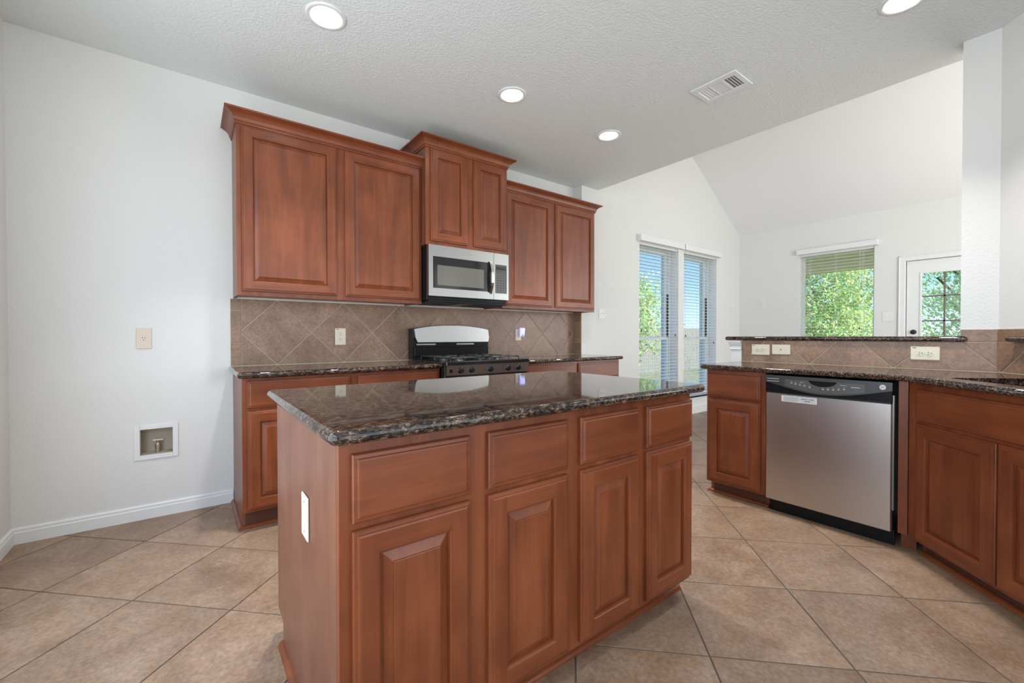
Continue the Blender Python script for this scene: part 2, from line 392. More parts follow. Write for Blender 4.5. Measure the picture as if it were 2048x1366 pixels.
def grid_wall(name, m, u0, u1, z0, z1, d0, d1, axis, holes=(), top=None, hm=None):
    """wall of thickness d0..d1; axis 'y': plane normal y, u is x; axis 'x': u is y. top: function u->z for the upper edge"""
    b = MB(); us = sorted({u0, u1, *[h[0] for h in holes], *[h[1] for h in holes]}); zs = sorted({z0, z1, *[h[2] for h in holes], *[h[3] for h in holes]})
    def P(u, d, z): return (u, d, z) if axis == 'y' else (d, u, z)
    def inh(u, z): return any(h[0] < u < h[1] and h[2] < z < h[3] for h in holes)
    def q(a, c, d, e): b.add([a, c, d, e], [(0, 1, 2, 3)])
    for i in range(len(us)-1):
        for j in range(len(zs)-1):
            a, c, z, w = us[i], us[i+1], zs[j], zs[j+1]
            if inh((a+c)/2, (z+w)/2): continue
            w1, w2 = (top(a), top(c)) if (top and j == len(zs)-2) else (w, w)
            q(P(a, d0, z), P(c, d0, z), P(c, d0, w2), P(a, d0, w1)); q(P(c, d1, z), P(a, d1, z), P(a, d1, w1), P(c, d1, w2))
            if j == len(zs)-2: q(P(a, d0, w1), P(c, d0, w2), P(c, d1, w2), P(a, d1, w1))
            if j == 0: q(P(a, d1, z), P(c, d1, z), P(c, d0, z), P(a, d0, z))
            if i == 0: q(P(a, d1, z), P(a, d0, z), P(a, d0, w1), P(a, d1, w1))
            if i == len(us)-2: q(P(c, d0, z), P(c, d1, z), P(c, d1, w2), P(c, d0, w2))
    for h in holes:
        a, c, z, w = h
        q(P(a, d0, z), P(a, d1, z), P(a, d1, w), P(a, d0, w)); q(P(c, d1, z), P(c, d0, z), P(c, d0, w), P(c, d1, w))
        q(P(a, d0, z), P(c, d0, z), P(c, d1, z), P(a, d1, z)); q(P(a, d1, w), P(c, d1, w), P(c, d0, w), P(a, d0, w))
    return struct(b.build(name, m))
def clip(poly, x0, x1, y0, y1):
    for ax, lim, sg in ((0, x0, 1), (0, x1, -1), (1, y0, 1), (1, y1, -1)):
        out = []; n = len(poly)
        for i in range(n):
            a, b = poly[i-1], poly[i]; da, db = sg*(a[ax]-lim), sg*(b[ax]-lim)
            if (da >= 0) != (db >= 0):
                t = da/(da-db); out.append((a[0]+(b[0]-a[0])*t, a[1]+(b[1]-a[1])*t))
            if db >= 0: out.append(b)
        poly = out
        if len(poly) < 3: return []
    return poly
def inset(poly, d):
    n = len(poly); out = []
    for i in range(n):
        a, p, c = Vector(poly[i-1]), Vector(poly[i]), Vector(poly[(i+1) % n])
        if (p-a).length < 1e-5 or (c-p).length < 1e-5: out.append(tuple(p)); continue
        d1, d2 = (p-a).normalized(), (c-p).normalized(); n1, n2 = Vector((-d1.y, d1.x)), Vector((-d2.y, d2.x))
        m = (n1+n2)/max(.3, 1+n1.dot(n2)); out.append((p.x+m.x*d, p.y+m.y*d))
    return out
def area(poly): return .5*sum(poly[i-1][0]*poly[i][1]-poly[i][0]*poly[i-1][1] for i in range(len(poly)))
def add_tile(b, poly, f, h, mi=0, bv=.0015):
    if len(poly) < 3 or abs(area(poly)) < 2e-5: return
    if area(poly) < 0: poly = poly[::-1]
    top = inset(poly, bv); n = len(poly); tn = (random.random(), random.random(), random.random())
    b.add([f(x, y, h) for x, y in top], [list(range(n))], mi, False, tn)
    b.add([f(x, y, h-.0008) for x, y in poly]+[f(x, y, h) for x, y in top], [(i, (i+1) % n, n+(i+1) % n, n+i) for i in range(n)], mi, False, tn)
    b.add([f(x, y, 0) for x, y in poly]+[f(x, y, h-.0008) for x, y in poly], [(i, (i+1) % n, n+(i+1) % n, n+i) for i in range(n)], mi, False, tn)
def diamonds(b, rect, org, diag, gap, f, h):
    """45 degree tiles clipped to rect; org is a joint crossing, diag the tile diagonal"""
    x0, x1, y0, y1 = rect; hd = diag/2; g = gap/math.sqrt(2)
    for i in range(int((x0-org[0])/hd)-2, int((x1-org[0])/hd)+3):
        for j in range(int((y0-org[1])/hd)-2, int((y1-org[1])/hd)+3):
            if (i+j) % 2 == 0: continue
            cx, cy = org[0]+i*hd, org[1]+j*hd; r = hd-g
            p = clip([(cx+r, cy), (cx, cy+r), (cx-r, cy), (cx, cy-r)], x0, x1, y0, y1)
            if p: add_tile(b, p, f, h)

# ================================================================== SETTING
H = 2.77
# floor
b = MB(); b.add([(-1.2, -7.2, -.003), (7.5, -7.2, -.003), (7.5, .2, -.003), (-1.2, .2, -.003)], [(0, 1, 2, 3)], 1)
b.add([(-1.2, -7.2, -.15), (7.5, -7.2, -.15), (7.5, .2, -.15), (-1.2, .2, -.15)], [(3, 2, 1, 0)], 1)
diamonds(b, (-.75, 7.4, -7.1, .1), (2.5506, -2.3367), .4612*math.sqrt(2), .006, lambda x, y, h: (x, y, h-.003), .003)
struct(b.build('floor', [M['floor_tile'], M['grout_floor']]))
# kitchen walls
WB = (-.102, .057, .386, .546)     # hole for the water outlet box
grid_wall('wall_back', M['wall'], -.74, 3.61, 0, H+.1, 0, .12, 'y', [WB])
b = MB(); b.box(3.603, 3.868, -.12, .02, 0, H+.05); struct(b.build('wall_column', M['wall']))
grid_wall('wall_left', M['wall'], -5.3, .0, 0, H+.1, -.625, -.745, 'x', [(-4.2, -.9, .3, 2.4)])
grid_wall('wall_rear', M['wall'], -.74, 3.87, 0, H+.1, -5.2, -5.32, 'y', [(-.1, 3.5, .35, 2.55)])  # rear opening added for the fill light
grid_wall('wall_divider', M['wall'], -7.1, -4.75, 0, H, 3.87, 3.75, 'x', [(-6.9, -4.9, .3, 2.5)])  # opening added to carry the divider fill light
# great room
GY = -.10; W1 = (4.659, 5.528, .25, 2.30); W2 = (5.664, 6.555, .25, 2.30)
ztop = lambda x: 2.728+(7.288-x)*.6535
grid_wall('wall_great_room', M['wall_smooth'], 3.868, 7.40, 0, 4.0, GY, .05, 'y', [W1, W2], top=ztop)
grid_wall('wall_exterior', M['brick'], 3.868, 7.60, -.4, 4.0, .052, .17, 'y', [W1, W2])
FW = (-1.815, -.965, .55, 2.29); FD = (-3.04, -2.123, -.01, 2.045)
grid_wall('wall_far', M['wall_smooth'], -7.1, GY, 0, 2.9, 7.288, 7.43, 'x', [FW, FD, (-6.2, -3.6, .25, 2.45)])  # the widest, unseen opening is added for the living-room fill
grid_wall('wall_front', M['wall_smooth'], 3.87, 7.4, 0, 4.0, -7.0, -7.12, 'y', [(4.2, 7.0, .4, 2.6)], top=ztop)  # opening added for the front fill light
# ceilings
b = MB(); b.box(-.745, 3.87, -7.1, .12, H, H+.12); struct(b.build('ceiling', M['ceiling']))
b = MB(); b.box(3.75, 3.868, -7.1, GY+.12, H+.12, 5.05); struct(b.build('wall_gable', M['vault']))
b = MB(); v0, v1 = ztop(7.42), ztop(3.7)
b.add([(7.42, -7.1, v0), (7.42, .17, v0), (3.7, .17, v1), (3.7, -7.1, v1), (7.42, -7.1, v0+.15), (7.42, .17, v0+.15), (3.7, .17, v1+.15), (3.7, -7.1, v1+.15)],
      [(0, 1, 2, 3), (7, 6, 5, 4), (0, 4, 5, 1), (1, 5, 6, 2), (2, 6, 7, 3), (3, 7, 4, 0)]); struct(b.build('ceiling_vault', M['vault']))
# pony wall, pillar and angled wall beside the sink
b = MB(); b.box(3.65, 3.77, -3.02, -1.816, 0, 1.0755); struct(b.build('wall_bar', M['wall']))
q = .70710678
B0 = Vector((3.65, -3.165)); D = Vector((-q, -q)); Nn = Vector((q, -q))       # angled wall: runs along D, thickness along Nn
def dp(s_, n_=0): v = B0+D*s_+Nn*n_; return (v.x, v.y)
b = MB(); b.prism([(3.65, -3.02), (3.65, -3.165), dp(.17), dp(.17, .12), (3.77, -3.115-.10), (3.77, -3.02)][::-1], 0, H); struct(b.build('wall_pillar', M['wall']))
b = MB(); b.prism([dp(.17), dp(1.75), dp(1.75, .12), dp(.17, .12)][::-1], 0, 1.0755)
b.prism([dp(1.3), dp(1.75), dp(1.75, .12), dp(1.3, .12)][::-1], 1.0755, H); b.prism([dp(.17), dp(1.3), dp(1.3, .12), dp(.17, .12)][::-1], 2.2, H); struct(b.build('wall_angled', M['wall']))
b = MB(); p1 = dp(1.75); b.box(p1[0]-.12, p1[0], -5.2, p1[1]+.02, 0, H); struct(b.build('wall_side', M['wall']))
# baseboards
BB = [(0, 0), (.013, 0), (.013, .060), (.010, .066), (.010, .078), (.005, .086), (0, .087)]
def baseboard(name, path):
    b = MB(); b.sweep(path, BB, smooth=False); return struct(b.build(name, M['trim']))
baseboard('baseboard_left', [(-.6245, -5.19), (-.6245, -.0005), (.372, -.0005)])
BB2 = [(0, 0), (.015, 0), (.015, .10), (.011, .115), (.009, .13), (0, .135)]
def bb2(name, path):
    b = MB(); b.sweep(path, BB2); return struct(b.build(name, M['trim']))
bb2('baseboard_great_room', [(3.872, GY-.0005), (7.287, GY-.0005), (7.287, -2.05)])
b = MB(); b.sweep([(7.287, -3.11), (7.287, -3.58)], BB2); struct(b.build('baseboard_far', M['trim']))

# ------------------------------------------------------------------ windows of the great room
def sash_window(name, x0, x1, z0, z1):
    r = bpy.data.objects.new(name, None); COL.objects.link(r); r['kind'] = 'structure'; r.location = (x0, .03, z0)
    w, h = x1-x0, z1-z0; f = MB()
    for a in ((0, w, -.005, .075, 0, .03), (0, w, -.005, .075, h-.03, h), (0, .028, -.005, .075, .03, h-.03), (w-.028, w, -.005, .075, .03, h-.03)): f.box(*a, bev=.002)
    f.build('window_frame', M['white_plastic'], r)
    mz = .83
    for nm, y, za, zb in (('lower_sash', .006, .03, mz+.02), ('upper_sash', .036, mz-.02, h-.03)):
        g = MB()
        for a in ((.028, w-.028, y, y+.028, za, za+.04), (.028, w-.028, y, y+.028, zb-.04, zb), (.028, .062, y, y+.028, za+.04, zb-.04), (w-.062, w-.028, y, y+.028, za+.04, zb-.04)): g.box(*a, bev=.002)
        so = g.build(nm, M['white_plastic'], r)
        p = MB(); p.box(.06, w-.06, y+.012, y+.016, za+.038, zb-.038); p.build('pane', M['glass'], so)
    t = MB(); t.box(w-.0285, w-.022, .004, .034, mz, 1.45); t.build('balance_track', M['duct'], r)
    s_ = MB(); s_.box(.0005, w-.0005, -.155, -.005, -.018, .004, bev=.003); s_.box(-.03, w+.03, -.155, -.1302, -.018, .004, bev=.003); s_.build('window_sill', M['trim'], r)
    return r
sash_window('window_1', *W1); sash_window('window_2', *W2)
def blind(label, loc, rz, w, drop, gap, n, cords, tilt=0.03, val=(.05, .06, .078), wand=None):
    """loc: left end of headrail top on the wall face; local x along, -y into room"""
    r = thing('window_blind', label, 'blind', loc, rz, None)
    v = MB(); v.box(-val[0], w+val[1], -.062, -.052, 0, val[2], bev=.003); v.box(-val[0], -val[0]+.008, -.052, -.002, 0, val[2]); v.box(w+val[1]-.008, w+val[1], -.052, -.002, 0, val[2])
    v.build('valance', M['trim'], r)
    hr = MB(); hr.box(.004, w-.004, .01, .055, -.028, -.002); hr.build('headrail', M['white_plastic'], r)
    sl = MB(); c, s_ = math.cos(tilt), math.sin(tilt)
    for i in range(n):
        z = -.055-i*gap; y = .033
        P = []
        for dy, dz in ((-.025, -.0012), (0, .0012), (.025, -.0012)):
            P.append((dy*c, dz+dy*s_))
        for th in (0, .0022):
            pass
        vs = [(.006, y+a, z+bz) for a, bz in P]+[(w-.006, y+a, z+bz) for a, bz in P]+[(.006, y+a, z+bz+.0026) for a, bz in P]+[(w-.006, y+a, z+bz+.0026) for a, bz in P]
        sl.add(vs, [(0, 3, 4, 1), (1, 4, 5, 2), (6, 7, 10, 9), (7, 8, 11, 10), (0, 6, 9, 3), (2, 5, 11, 8), (0, 1, 7, 6), (1, 2, 8, 7), (3, 9, 10, 4), (4, 10, 11, 5)])
    sl.build('slats', M['slat'], r)
    br = MB(); br.box(.006, w-.006, .012, .054, -drop, -drop+.02, bev=.003); br.build('bottom_rail', M['white_plastic'], r)
    cd = MB()
    for cx in (.12, w*.5, w-.12):
        cd.box(cx-.001, cx+.001, .0075, .0095, -drop+.02, -.028); cd.box(cx-.001, cx+.001, .0575, .0595, -drop+.02, -.028)
    cd.build('ladder_cord', M['white_plastic'], r)
    for cx, cl in cords:
        k = MB(); k.box(cx-.0012, cx+.0012, .000, .0025, -cl, -.01); k.build('pull_cord', M['white_plastic'], r)
        k = MB(); k.lathe((cx, .001, -cl-.03), [(.001, .032), (.004, .03), (.008, .004), (.008, 0), (.001, 0)], seg=12); k.build('cord_tassel', M['dark_metal'], r)
    return r
bx = blind('white slatted blind in the living room window nearer the range cabinets', (W1[0], GY, W1[3]), 0, W1[1]-W1[0], 2.02, .0435, 45, [(.045, 1.10), (.80, 1.16)])
bx = blind('white slatted blind in the tall window nearer the room corner', (W2[0], GY, W2[3]), 0, W2[1]-W2[0], 2.02, .0435, 45, [(.05, 1.17), (.82, 1.27)])
# far window
r = bpy.data.objects.new('window_3', None); COL.objects.link(r); r['kind'] = 'structure'; r.location = (7.38, FW[1], FW[2]); r.rotation_euler = (0, 0, -math.pi/2)
w, h = FW[1]-FW[0], FW[3]-FW[2]
f = MB()
for a in ((0, w, -.005, .05, 0, .03), (0, w, -.005, .05, h-.03, h), (0, .028, -.005, .05, .03, h-.03), (w-.028, w, -.005, .05, .03, h-.03)): f.box(*a, bev=.002)
f.build('window_frame', M['white_plastic'], r); f = MB(); f.box(.026, w-.026, .02, .025, .028, h-.028); f.build('pane', M['glass'], r)
f = MB(); f.box(.0005, w-.0005, -.12, -.005, -.018, .004, bev=.003); f.build('window_sill', M['trim'], r)
blind('white slatted blind over the green garden window beside the glazed door', (7.288, FW[1], FW[3]), -math.pi/2, w, 1.72, .0435, 38, [(.70, 1.06)], val=(.03, .045, .07))
# glazed door
r = bpy.data.objects.new('door_1', None); COL.objects.link(r); r['kind'] = 'structure'; r.location = (7.30, -2.132, 0); r.rotation_euler = (0, 0, -math.pi/2)
w, h = .90, 2.035; gx0, gx1, gz0, gz1 = .124, .776, .695, 1.891
b = MB()
for a in ((0, gx0, 0, .044, .008, h), (gx1, w, 0, .044, .008, h), (gx0, gx1, 0, .044, .008, gz0), (gx0, gx1, 0, .044, gz1, h)): b.box(*a)
b.build('door_leaf', M['trim'], r)
b = MB()
for a in ((gx0-.006, gx0+.018, -.008, .0, gz0-.006, gz1+.006), (gx1-.018, gx1+.006, -.008, .0, gz0-.006, gz1+.006), (gx0+.018, gx1-.018, -.008, .0, gz0-.006, gz0+.018), (gx0+.018, gx1-.018, -.008, .0, gz1-.018, gz1+.006)): b.box(*a, bev=.003)
b.build('glazing_bead', M['trim'], r)
b = MB(); b.box(gx0, gx1, .02, .025, gz0, gz1); b.build('pane', M['glass'], r)
b = MB()
for k in (1, 2): x = gx0+(gx1-gx0)*k/3*.98-.012+.0; b.box(x+.0, x+.016, .012, .032, gz0, gz1)
for k in (1, 2, 3): z = gz1-.299*k; b.box(gx0, gx1, .012, .032, z-.008, z+.008)
b.build('muntins', simple('bronze_muntin', (.16, .13, .11), .4), r)
for z in (1.158, 1.02):
    b = MB(); b.lathe((.064, 0, z), [(.001, -.030), (.020, -.030), (.026, -.024), (.028, -.010), (.030, 0), (.030, .001)], axis='y', seg=20); b.build('door_knob', M['dark_metal'], r)
def casing(name, x, ya, yb, zt, rz):
    b = MB(); c = .066
    b.box(x-.018, x, ya, ya+c, 0, zt+c, bev=.004); b.box(x-.018, x, yb-c, yb, 0, zt+c, bev=.004); b.box(x-.018, x, ya+c, yb-c, zt, zt+c, bev=.004)
    b.box(x-.022, x-.006, ya, ya+.014, 0, zt+c, bev=.004); b.box(x-.022, x-.006, yb-.014, yb, 0, zt+c, bev=.004); b.box(x-.022, x-.006, ya, yb, zt+c-.014, zt+c, bev=.004)
    return struct(b.build(name, M['trim']))
casing('trim_1', 7.288, -3.105, -2.057, 2.04, 0)

# ================================================================== BACKSPLASH
b = MB(); fy = lambda x, z, h_: (x, -h_-.001, z)
b.box(.363, 3.603, -.004, -.0005, .914, 1.365, 1)
diamonds(b, (.4275, 3.600, .9165, 1.3635), (.64, .914), .452, .0065, lambda x, z, h_: (x, -.004-h_, z), .004)
for z0, z1 in ((.9165, 1.064), (1.068, 1.286), (1.290, 1.3635)): add_tile(b, [(.365, z0), (.4235, z0), (.4235, z1), (.365, z1)], lambda x, z, h_: (x, -.004-h_, z), .004)
b.box(3.5965, 3.6025, -.1195, -.008, .914, 1.365, 1)
for z0, z1 in ((.9165, 1.040), (1.044, 1.262), (1.266, 1.3635)): add_tile(b, [(-.119, z0), (-.012, z0), (-.012, z1), (-.119, z1)], lambda y, z, h_: (3.5965-h_, y, z), .004)
b.box(.3635, 3.594, -.0098, -.0042, .9086, .9158, 1)
tag(b.build('tile_backsplash', [M['splash_tile'], M['grout']]), 'brown diamond-laid tile backsplash behind the black gas range', 'backsplash')
b = MB(); fx = lambda u, z, h_: (3.646-h_, u, z)
b.box(3.646, 3.6495, -3.1635, -1.817, .911, 1.0755, 1); b.box(3.646, 3.6495, -3.1635, -3.021, 1.0755, 1.146, 1)
diamonds(b, (-3.162, -1.884, .9145, 1.0735), (-2.278, .911), .4545, .0065, fx, .004)
add_tile(b, [(-1.880, .9145), (-1.819, .9145), (-1.819, 1.0735), (-1.880, 1.0735)], fx, .004)
add_tile(b, [(-3.162, 1.078), (-3.023, 1.078), (-3.023, 1.1445), (-3.162, 1.1445)], fx, .004)
def fd(u, z, h_): v = B0+D*u-Nn*(.0045+h_); return (v.x, v.y, z)
a0, a1, a2, a3 = dp(0, -.0045), dp(1.70, -.0045), dp(1.70, -.0005), dp(0, -.0005)
b.prism([a0, a1, a2, a3][::-1], .911, 1.0755, 1)
c1, c2 = dp(.168, -.0045), dp(.168, -.0005); b.prism([a0, c1, c2, a3][::-1], 1.0755, 1.146, 1)
diamonds(b, (.002, 1.695, .9145, 1.0735), (.022, .911), .4545, .0065, fd, .004)
add_tile(b, [(.002, 1.078), (.166, 1.078), (.166, 1.1445), (.002, 1.1445)], fd, .004)
b.box(3.6402, 3.6458, -3.164, -1.818, .9086, .9138, 1)
k0, k1, k2, k3 = dp(0, -.0098), dp(1.69, -.0098), dp(1.69, -.0042), dp(0, -.0042); b.prism([k0, k1, k2, k3][::-1], .9086, .9138, 1)
tag(b.build('tile_backsplash', [M['splash_tile'], M['grout']]), 'low brown tile backsplash below the raised bar ledge', 'backsplash')

# ================================================================== CABINETS
def raised_door(x0, x1, z0, z1, root, name='door', label=None):
    """frame-and-panel door in front of y=0, front at y=-.02"""
    T = .020; b = MB(); fw = min(.058, (x1-x0)*.19)
    def ring(i, y): return [(x0+i, y, z0+i), (x1-i, y, z0+i), (x1-i, y, z1-i), (x0+i, y, z1-i)]
    def loft(A, B_, b=b):
        for k in range(4):
            j = (k+1) % 4; b.add([A[k], A[j], B_[j], B_[k]], [(0, 1, 2, 3)], 1 if k in (0, 2) else 0)
    rs = [ring(0, -.0005), ring(0, -.0115), ring(.0025, -.0145), ring(.0095, -.0152), ring(.0112, -.0186), ring(.015, -T)]
    for A, B_ in zip(rs, rs[1:]): loft(A, B_)
    i0, i1 = .015, fw
    X0, X1, Z0, Z1 = x0+i0, x1-i0, z0+i0, z1-i0; a0, a1, c0, c1 = x0+i1, x1-i1, z0+i1, z1-i1; y = -T
    b.add([(X0, y, Z0), (a0, y, Z0), (a0, y, Z1), (X0, y, Z1)], [(0, 1, 2, 3)], 0); b.add([(a1, y, Z0), (X1, y, Z0), (X1, y, Z1), (a1, y, Z1)], [(0, 1, 2, 3)], 0)
    b.add([(a0, y, Z0), (a1, y, Z0), (a1, y, c0), (a0, y, c0)], [(0, 1, 2, 3)], 1); b.add([(a0, y, c1), (a1, y, c1), (a1, y, Z1), (a0, y, Z1)], [(0, 1, 2, 3)], 1)
    r2 = [ring(fw, -T), ring(fw+.0012, -T+.0025), ring(fw+.0062, -T+.0042), ring(fw+.008, -T+.0135)]
    for A, B_ in zip(r2, r2[1:]): loft(A, B_)
    d = b.build(name, [M['wood_v'], M['wood_h']], root)
    if label: d['label'] = label
    p = MB(); e_ = fw+.0075
    r3 = [ring(e_, -T+.0140), ring(e_+.002, -T+.0130), ring(e_+.0265, -T+.0042), ring(e_+.0272, -T+.0012), ring(e_+.0295, -T+.0006)]
    for A, B_ in zip(r3, r3[1:]):
        for k in range(4): j = (k+1) % 4; p.add([A[k], A[j], B_[j], B_[k]], [(0, 1, 2, 3)], 0)
    p.add(r3[-1], [(0, 1, 2, 3)], 0); p.build('raised_panel', M['wood_v'], d)
    return d
def drawer(x0, x1, z0, z1, root):
    b = MB(); T = .020
    def ring(i, y): return [(x0+i, y, z0+i), (x1-i, y, z0+i), (x1-i, y, z1-i), (x0+i, y, z1-i)]
    rs = [ring(0, -.0005), ring(0, -.0115), ring(.0025, -.0145), ring(.0105, -.0152), ring(.0122, -.0186), ring(.016, -T)]
    for A, B_ in zip(rs, rs[1:]):
        for k in range(4): j = (k+1) % 4; b.add([A[k], A[j], B_[j], B_[k]], [(0, 1, 2, 3)], 0)
    b.add(rs[-1], [(0, 1, 2, 3)], 0)
    return b.build('drawer', M['wood_h'], root)
QR = [(0, 0), (.018, 0), (.017, .006), (.013, .013), (.006, .018), (0, .019)]
def base_cabinet(name, label, loc, rz, w, depth, doors, drawers, toe=.10, top=.877, toed=.065, mold=None, back_notch=False, side='wood_side', brace=True):
    r = thing(name, label, 'cabinet', loc, rz)
    b = MB(); t = .018
    n = [(0, toe), (toed, toe), (toed, 0), (depth, 0), (depth, top), (0, top)]
    if back_notch: n = [(0, toe), (toed, toe), (toed, 0), (depth-.10, 0), (depth-.10, toe), (depth, toe), (depth, top), (0, top)]
    n = [(y+.0205, z) if y == 0 else (y, z) for y, z in n]
    for xa, lab in ((0, 1), (w-t, 2)):
        s_ = MB(); s_.prism(n, xa, xa+t, 0, axis='x'); s_.build('side_panel', M[side], r)
    b.box(t, w-t, .021, depth-.001, toe, toe+.018); b.box(t, w-t, depth-.012, depth-.001, toe+.018, top-.002)
    if brace: b.box(t, w-t, .03, depth-.012, top-.03, top-.012)
    b.build('carcass', M['wood_under'], r)
    f = MB(); f.box(0, w, 0, .020, toe-.004, top, bev=.001); f.build('face_frame', M['wood_v'], r)
    k = MB(); k.box(t, w-t, toed, toed+.012, .001, toe-.0005); k.build('toe_kick', M['toe_vinyl'], r)
    if mold:
        m = MB(); m.sweep(mold, QR); m.build('base_molding', M['wood_h'], r)
    for d in drawers: drawer(*d, r)
    for d in doors: raised_door(*d, r)
    return r
# island
IX, IY = .403, -2.433
isl = base_cabinet('kitchen_island', 'reddish-brown wooden island cabinet in the foreground with four doors and four drawers', (IX, IY, 0), 0, 1.432, .825,
    [(.027, .336, .100, .669), (.395, .701, .100, .669), (.758, 1.066, .100, .669), (1.115, 1.427, .100, .669)],
    [(.027, .336, .687, .844), (.395, .701, .687, .844), (.758, 1.066, .687, .844), (1.115, 1.427, .687, .844)], toe=.085,
    mold=[(-.0, .725), (-.0, .066), (1.432, .066), (1.432, .725)], back_notch=True)
slab('island_countertop', rnd_corners([(.370, -2.500), (1.850, -2.500), (1.850, -1.590), (.370, -1.590)], .022), .878, .911, M['granite'])
tag(bpy.data.objects['island_countertop'], 'speckled brown and black granite top of the island', 'countertop')
# range wall base cabinets
base_cabinet('base_cabinet', 'reddish-brown base cabinet left of the range below the granite counter', (.375, -.60, 0), 0, 1.232, .598,
    [(.025, .588, .128, .686), (.643, 1.214, .128, .686)], [(.025, .588, .705, .858), (.643, 1.214, .705, .858)], toe=.115, toed=.075,
    mold=[(-.001, .597), (-.001, .072), (1.232, .072)])
base_cabinet('base_cabinet', 'base cabinet right of the range, reaching the end of the wall', (2.392, -.60, 0), 0, 1.250, .475,
    [(.025, .608, .128, .686), (.653, 1.228, .128, .686)], [(.025, .608, .705, .858), (.653, 1.228, .705, .858)], toe=.115, toed=.075,
    mold=[(0, .072), (1.251, .072), (1.251, .47)])
slab('countertop', rnd_corners([(.350, -.65), (1.606, -.65), (1.606, -.001), (.350, -.001)], [.006, 0, 0, 0]), .878, .911, M['granite'])
tag(bpy.data.objects['countertop'], 'dark granite counter left of the range', 'countertop')
tag(slab('countertop', rnd_corners([(2.390, -.65), (3.655, -.65), (3.655, -.1205), (3.602, -.1205), (3.602, -.001), (2.390, -.001)], [0, .012, 0, 0, 0, 0]), .878, .911, M['granite']),
    'dark granite counter right of the range, ending past the wall column', 'countertop')
# peninsula cabinet (faces the island)
base_cabinet('base_cabinet', 'narrow base cabinet with one drawer left of the dishwasher', (3.074, -1.84, 0), -math.pi/2, .388, .565,
    [(.014, .360, .104, .672)], [(.014, .360, .688, .8486)], toe=.092, mold=[(-.001, .56), (-.001, .062), (.388, .062)])
# filler beside dishwasher
b = MB(); b.box(3.070, 3.088, -2.905, -2.868, .088, .877); b.box(3.135, 3.15, -2.93, -2.87, .0, .088)
o = b.build('filler_strip', M['wood_v']); tag(o, 'slim wooden filler strip between dishwasher and angled sink cabinet', 'filler')
# sink cabinet, turned 45 degrees
sk = base_cabinet('sink_cabinet', 'angled sink base cabinet with two doors at the right edge', (3.070-.004, -2.905-.004, 0), -math.pi*.75, .955, .38,
    [(.062, .467, .100, .676), (.475, .880, .100, .676)], [(.062, .880, .694, .846)], toe=.088, toed=.07, mold=[(.0, .068), (.955, .068)], brace=False)
e_ = dp(1.52, -.001); fr = Vector((3.03, -2.88))+D*1.30
hole = []
hc = Vector((3.03, -2.88))
def sp(s_, c_): v = hc+D*s_+Nn*c_; return (v.x, v.y)
hl = rnd_corners([sp(.135, .098), sp(.135, .435), sp(.90, .435), sp(.90, .098)][::-1], .05)
pen = [(3.03, -1.80), (3.03, -2.88), (fr.x, fr.y), e_, dp(0, -.001), (3.649, -1.80)]
pen = rnd_corners(pen, [.03, 0, 0, 0, 0, .0])
slab('countertop', pen, .878, .911, M['granite'], holes=[hl])
for o in COL.objects:
    if o.name.startswith('countertop') and 'label' not in o.keys(): tag(o, 'dark granite counter over the dishwasher and sink cabinet', 'countertop')
# undermount sink
b = MB(); n = len(hl)
z0, z1 = .68, .8775
ins = inset(hl if area(hl) > 0 else hl[::-1], .03); hl2 = hl if area(hl) > 0 else hl[::-1]
out = inset(hl2, -.010)
b.add([(x, y, z1) for x, y in hl2]+[(x, y, z0+.02) for x, y in hl2], [(i, n+i, n+(i+1) % n, (i+1) % n) for i in range(n)], 0, True)
b.add([(x, y, z0+.02) for x, y in hl2]+[(x, y, z0) for x, y in ins], [(i, n+i, n+(i+1) % n, (i+1) % n) for i in range(n)], 0, True)
b.add([(x, y, z0) for x, y in ins], [list(range(n))])
b.add([(x, y, z1) for x, y in out]+[(x, y, z0-.004) for x, y in out], [(i, (i+1) % n, n+(i+1) % n, n+i) for i in range(n)])
b.add([(x, y, z0-.004) for x, y in out], [list(range(n))[::-1]])
b.add([(x, y, z1) for x, y in out]+[(x, y, z1) for x, y in hl2], [(i, (i+1) % n, n+(i+1) % n, n+i) for i in range(n)])
r = thing('kitchen_sink', 'black undermount sink bowl set in the granite at the right edge', 'sink', (0, 0, 0)); b.build('basin', M['black_plastic'], r)
cx, cy = sp(.52, .27); b = MB(); b.lathe((cx, cy, z0+.0005), [(.045, 0), (.045, .003), (.038, .004), (.030, .001), (.001, .001)], seg=24); b.build('drain', M['chrome'], r)

# raised bar
slab('bar_counter', rnd_corners([(3.62, -3.05), (3.6405, -3.05), (3.6405, -3.0185), (4.02, -3.0185), (4.02, -1.69), (3.62, -1.69)], [.014, 0, 0, 0, .04, .015]), 1.076, 1.107, M['granite'])
tag(bpy.data.objects['bar_counter'], 'long raised dark granite bar ledge in front of the white pillar', 'bar top')
p_ = [dp(.095, -.055), dp(.095, -.0095), dp(.171, -.0095), dp(.171, .30), dp(1.298, .30), dp(1.298, -.055)]
if area(p_) < 0: p_ = p_[::-1]
tag(slab('bar_counter', rnd_corners(p_, [.0]*6), 1.076, 1.107, M['granite']), 'second granite bar ledge, its tip just showing at the right edge', 'bar top')
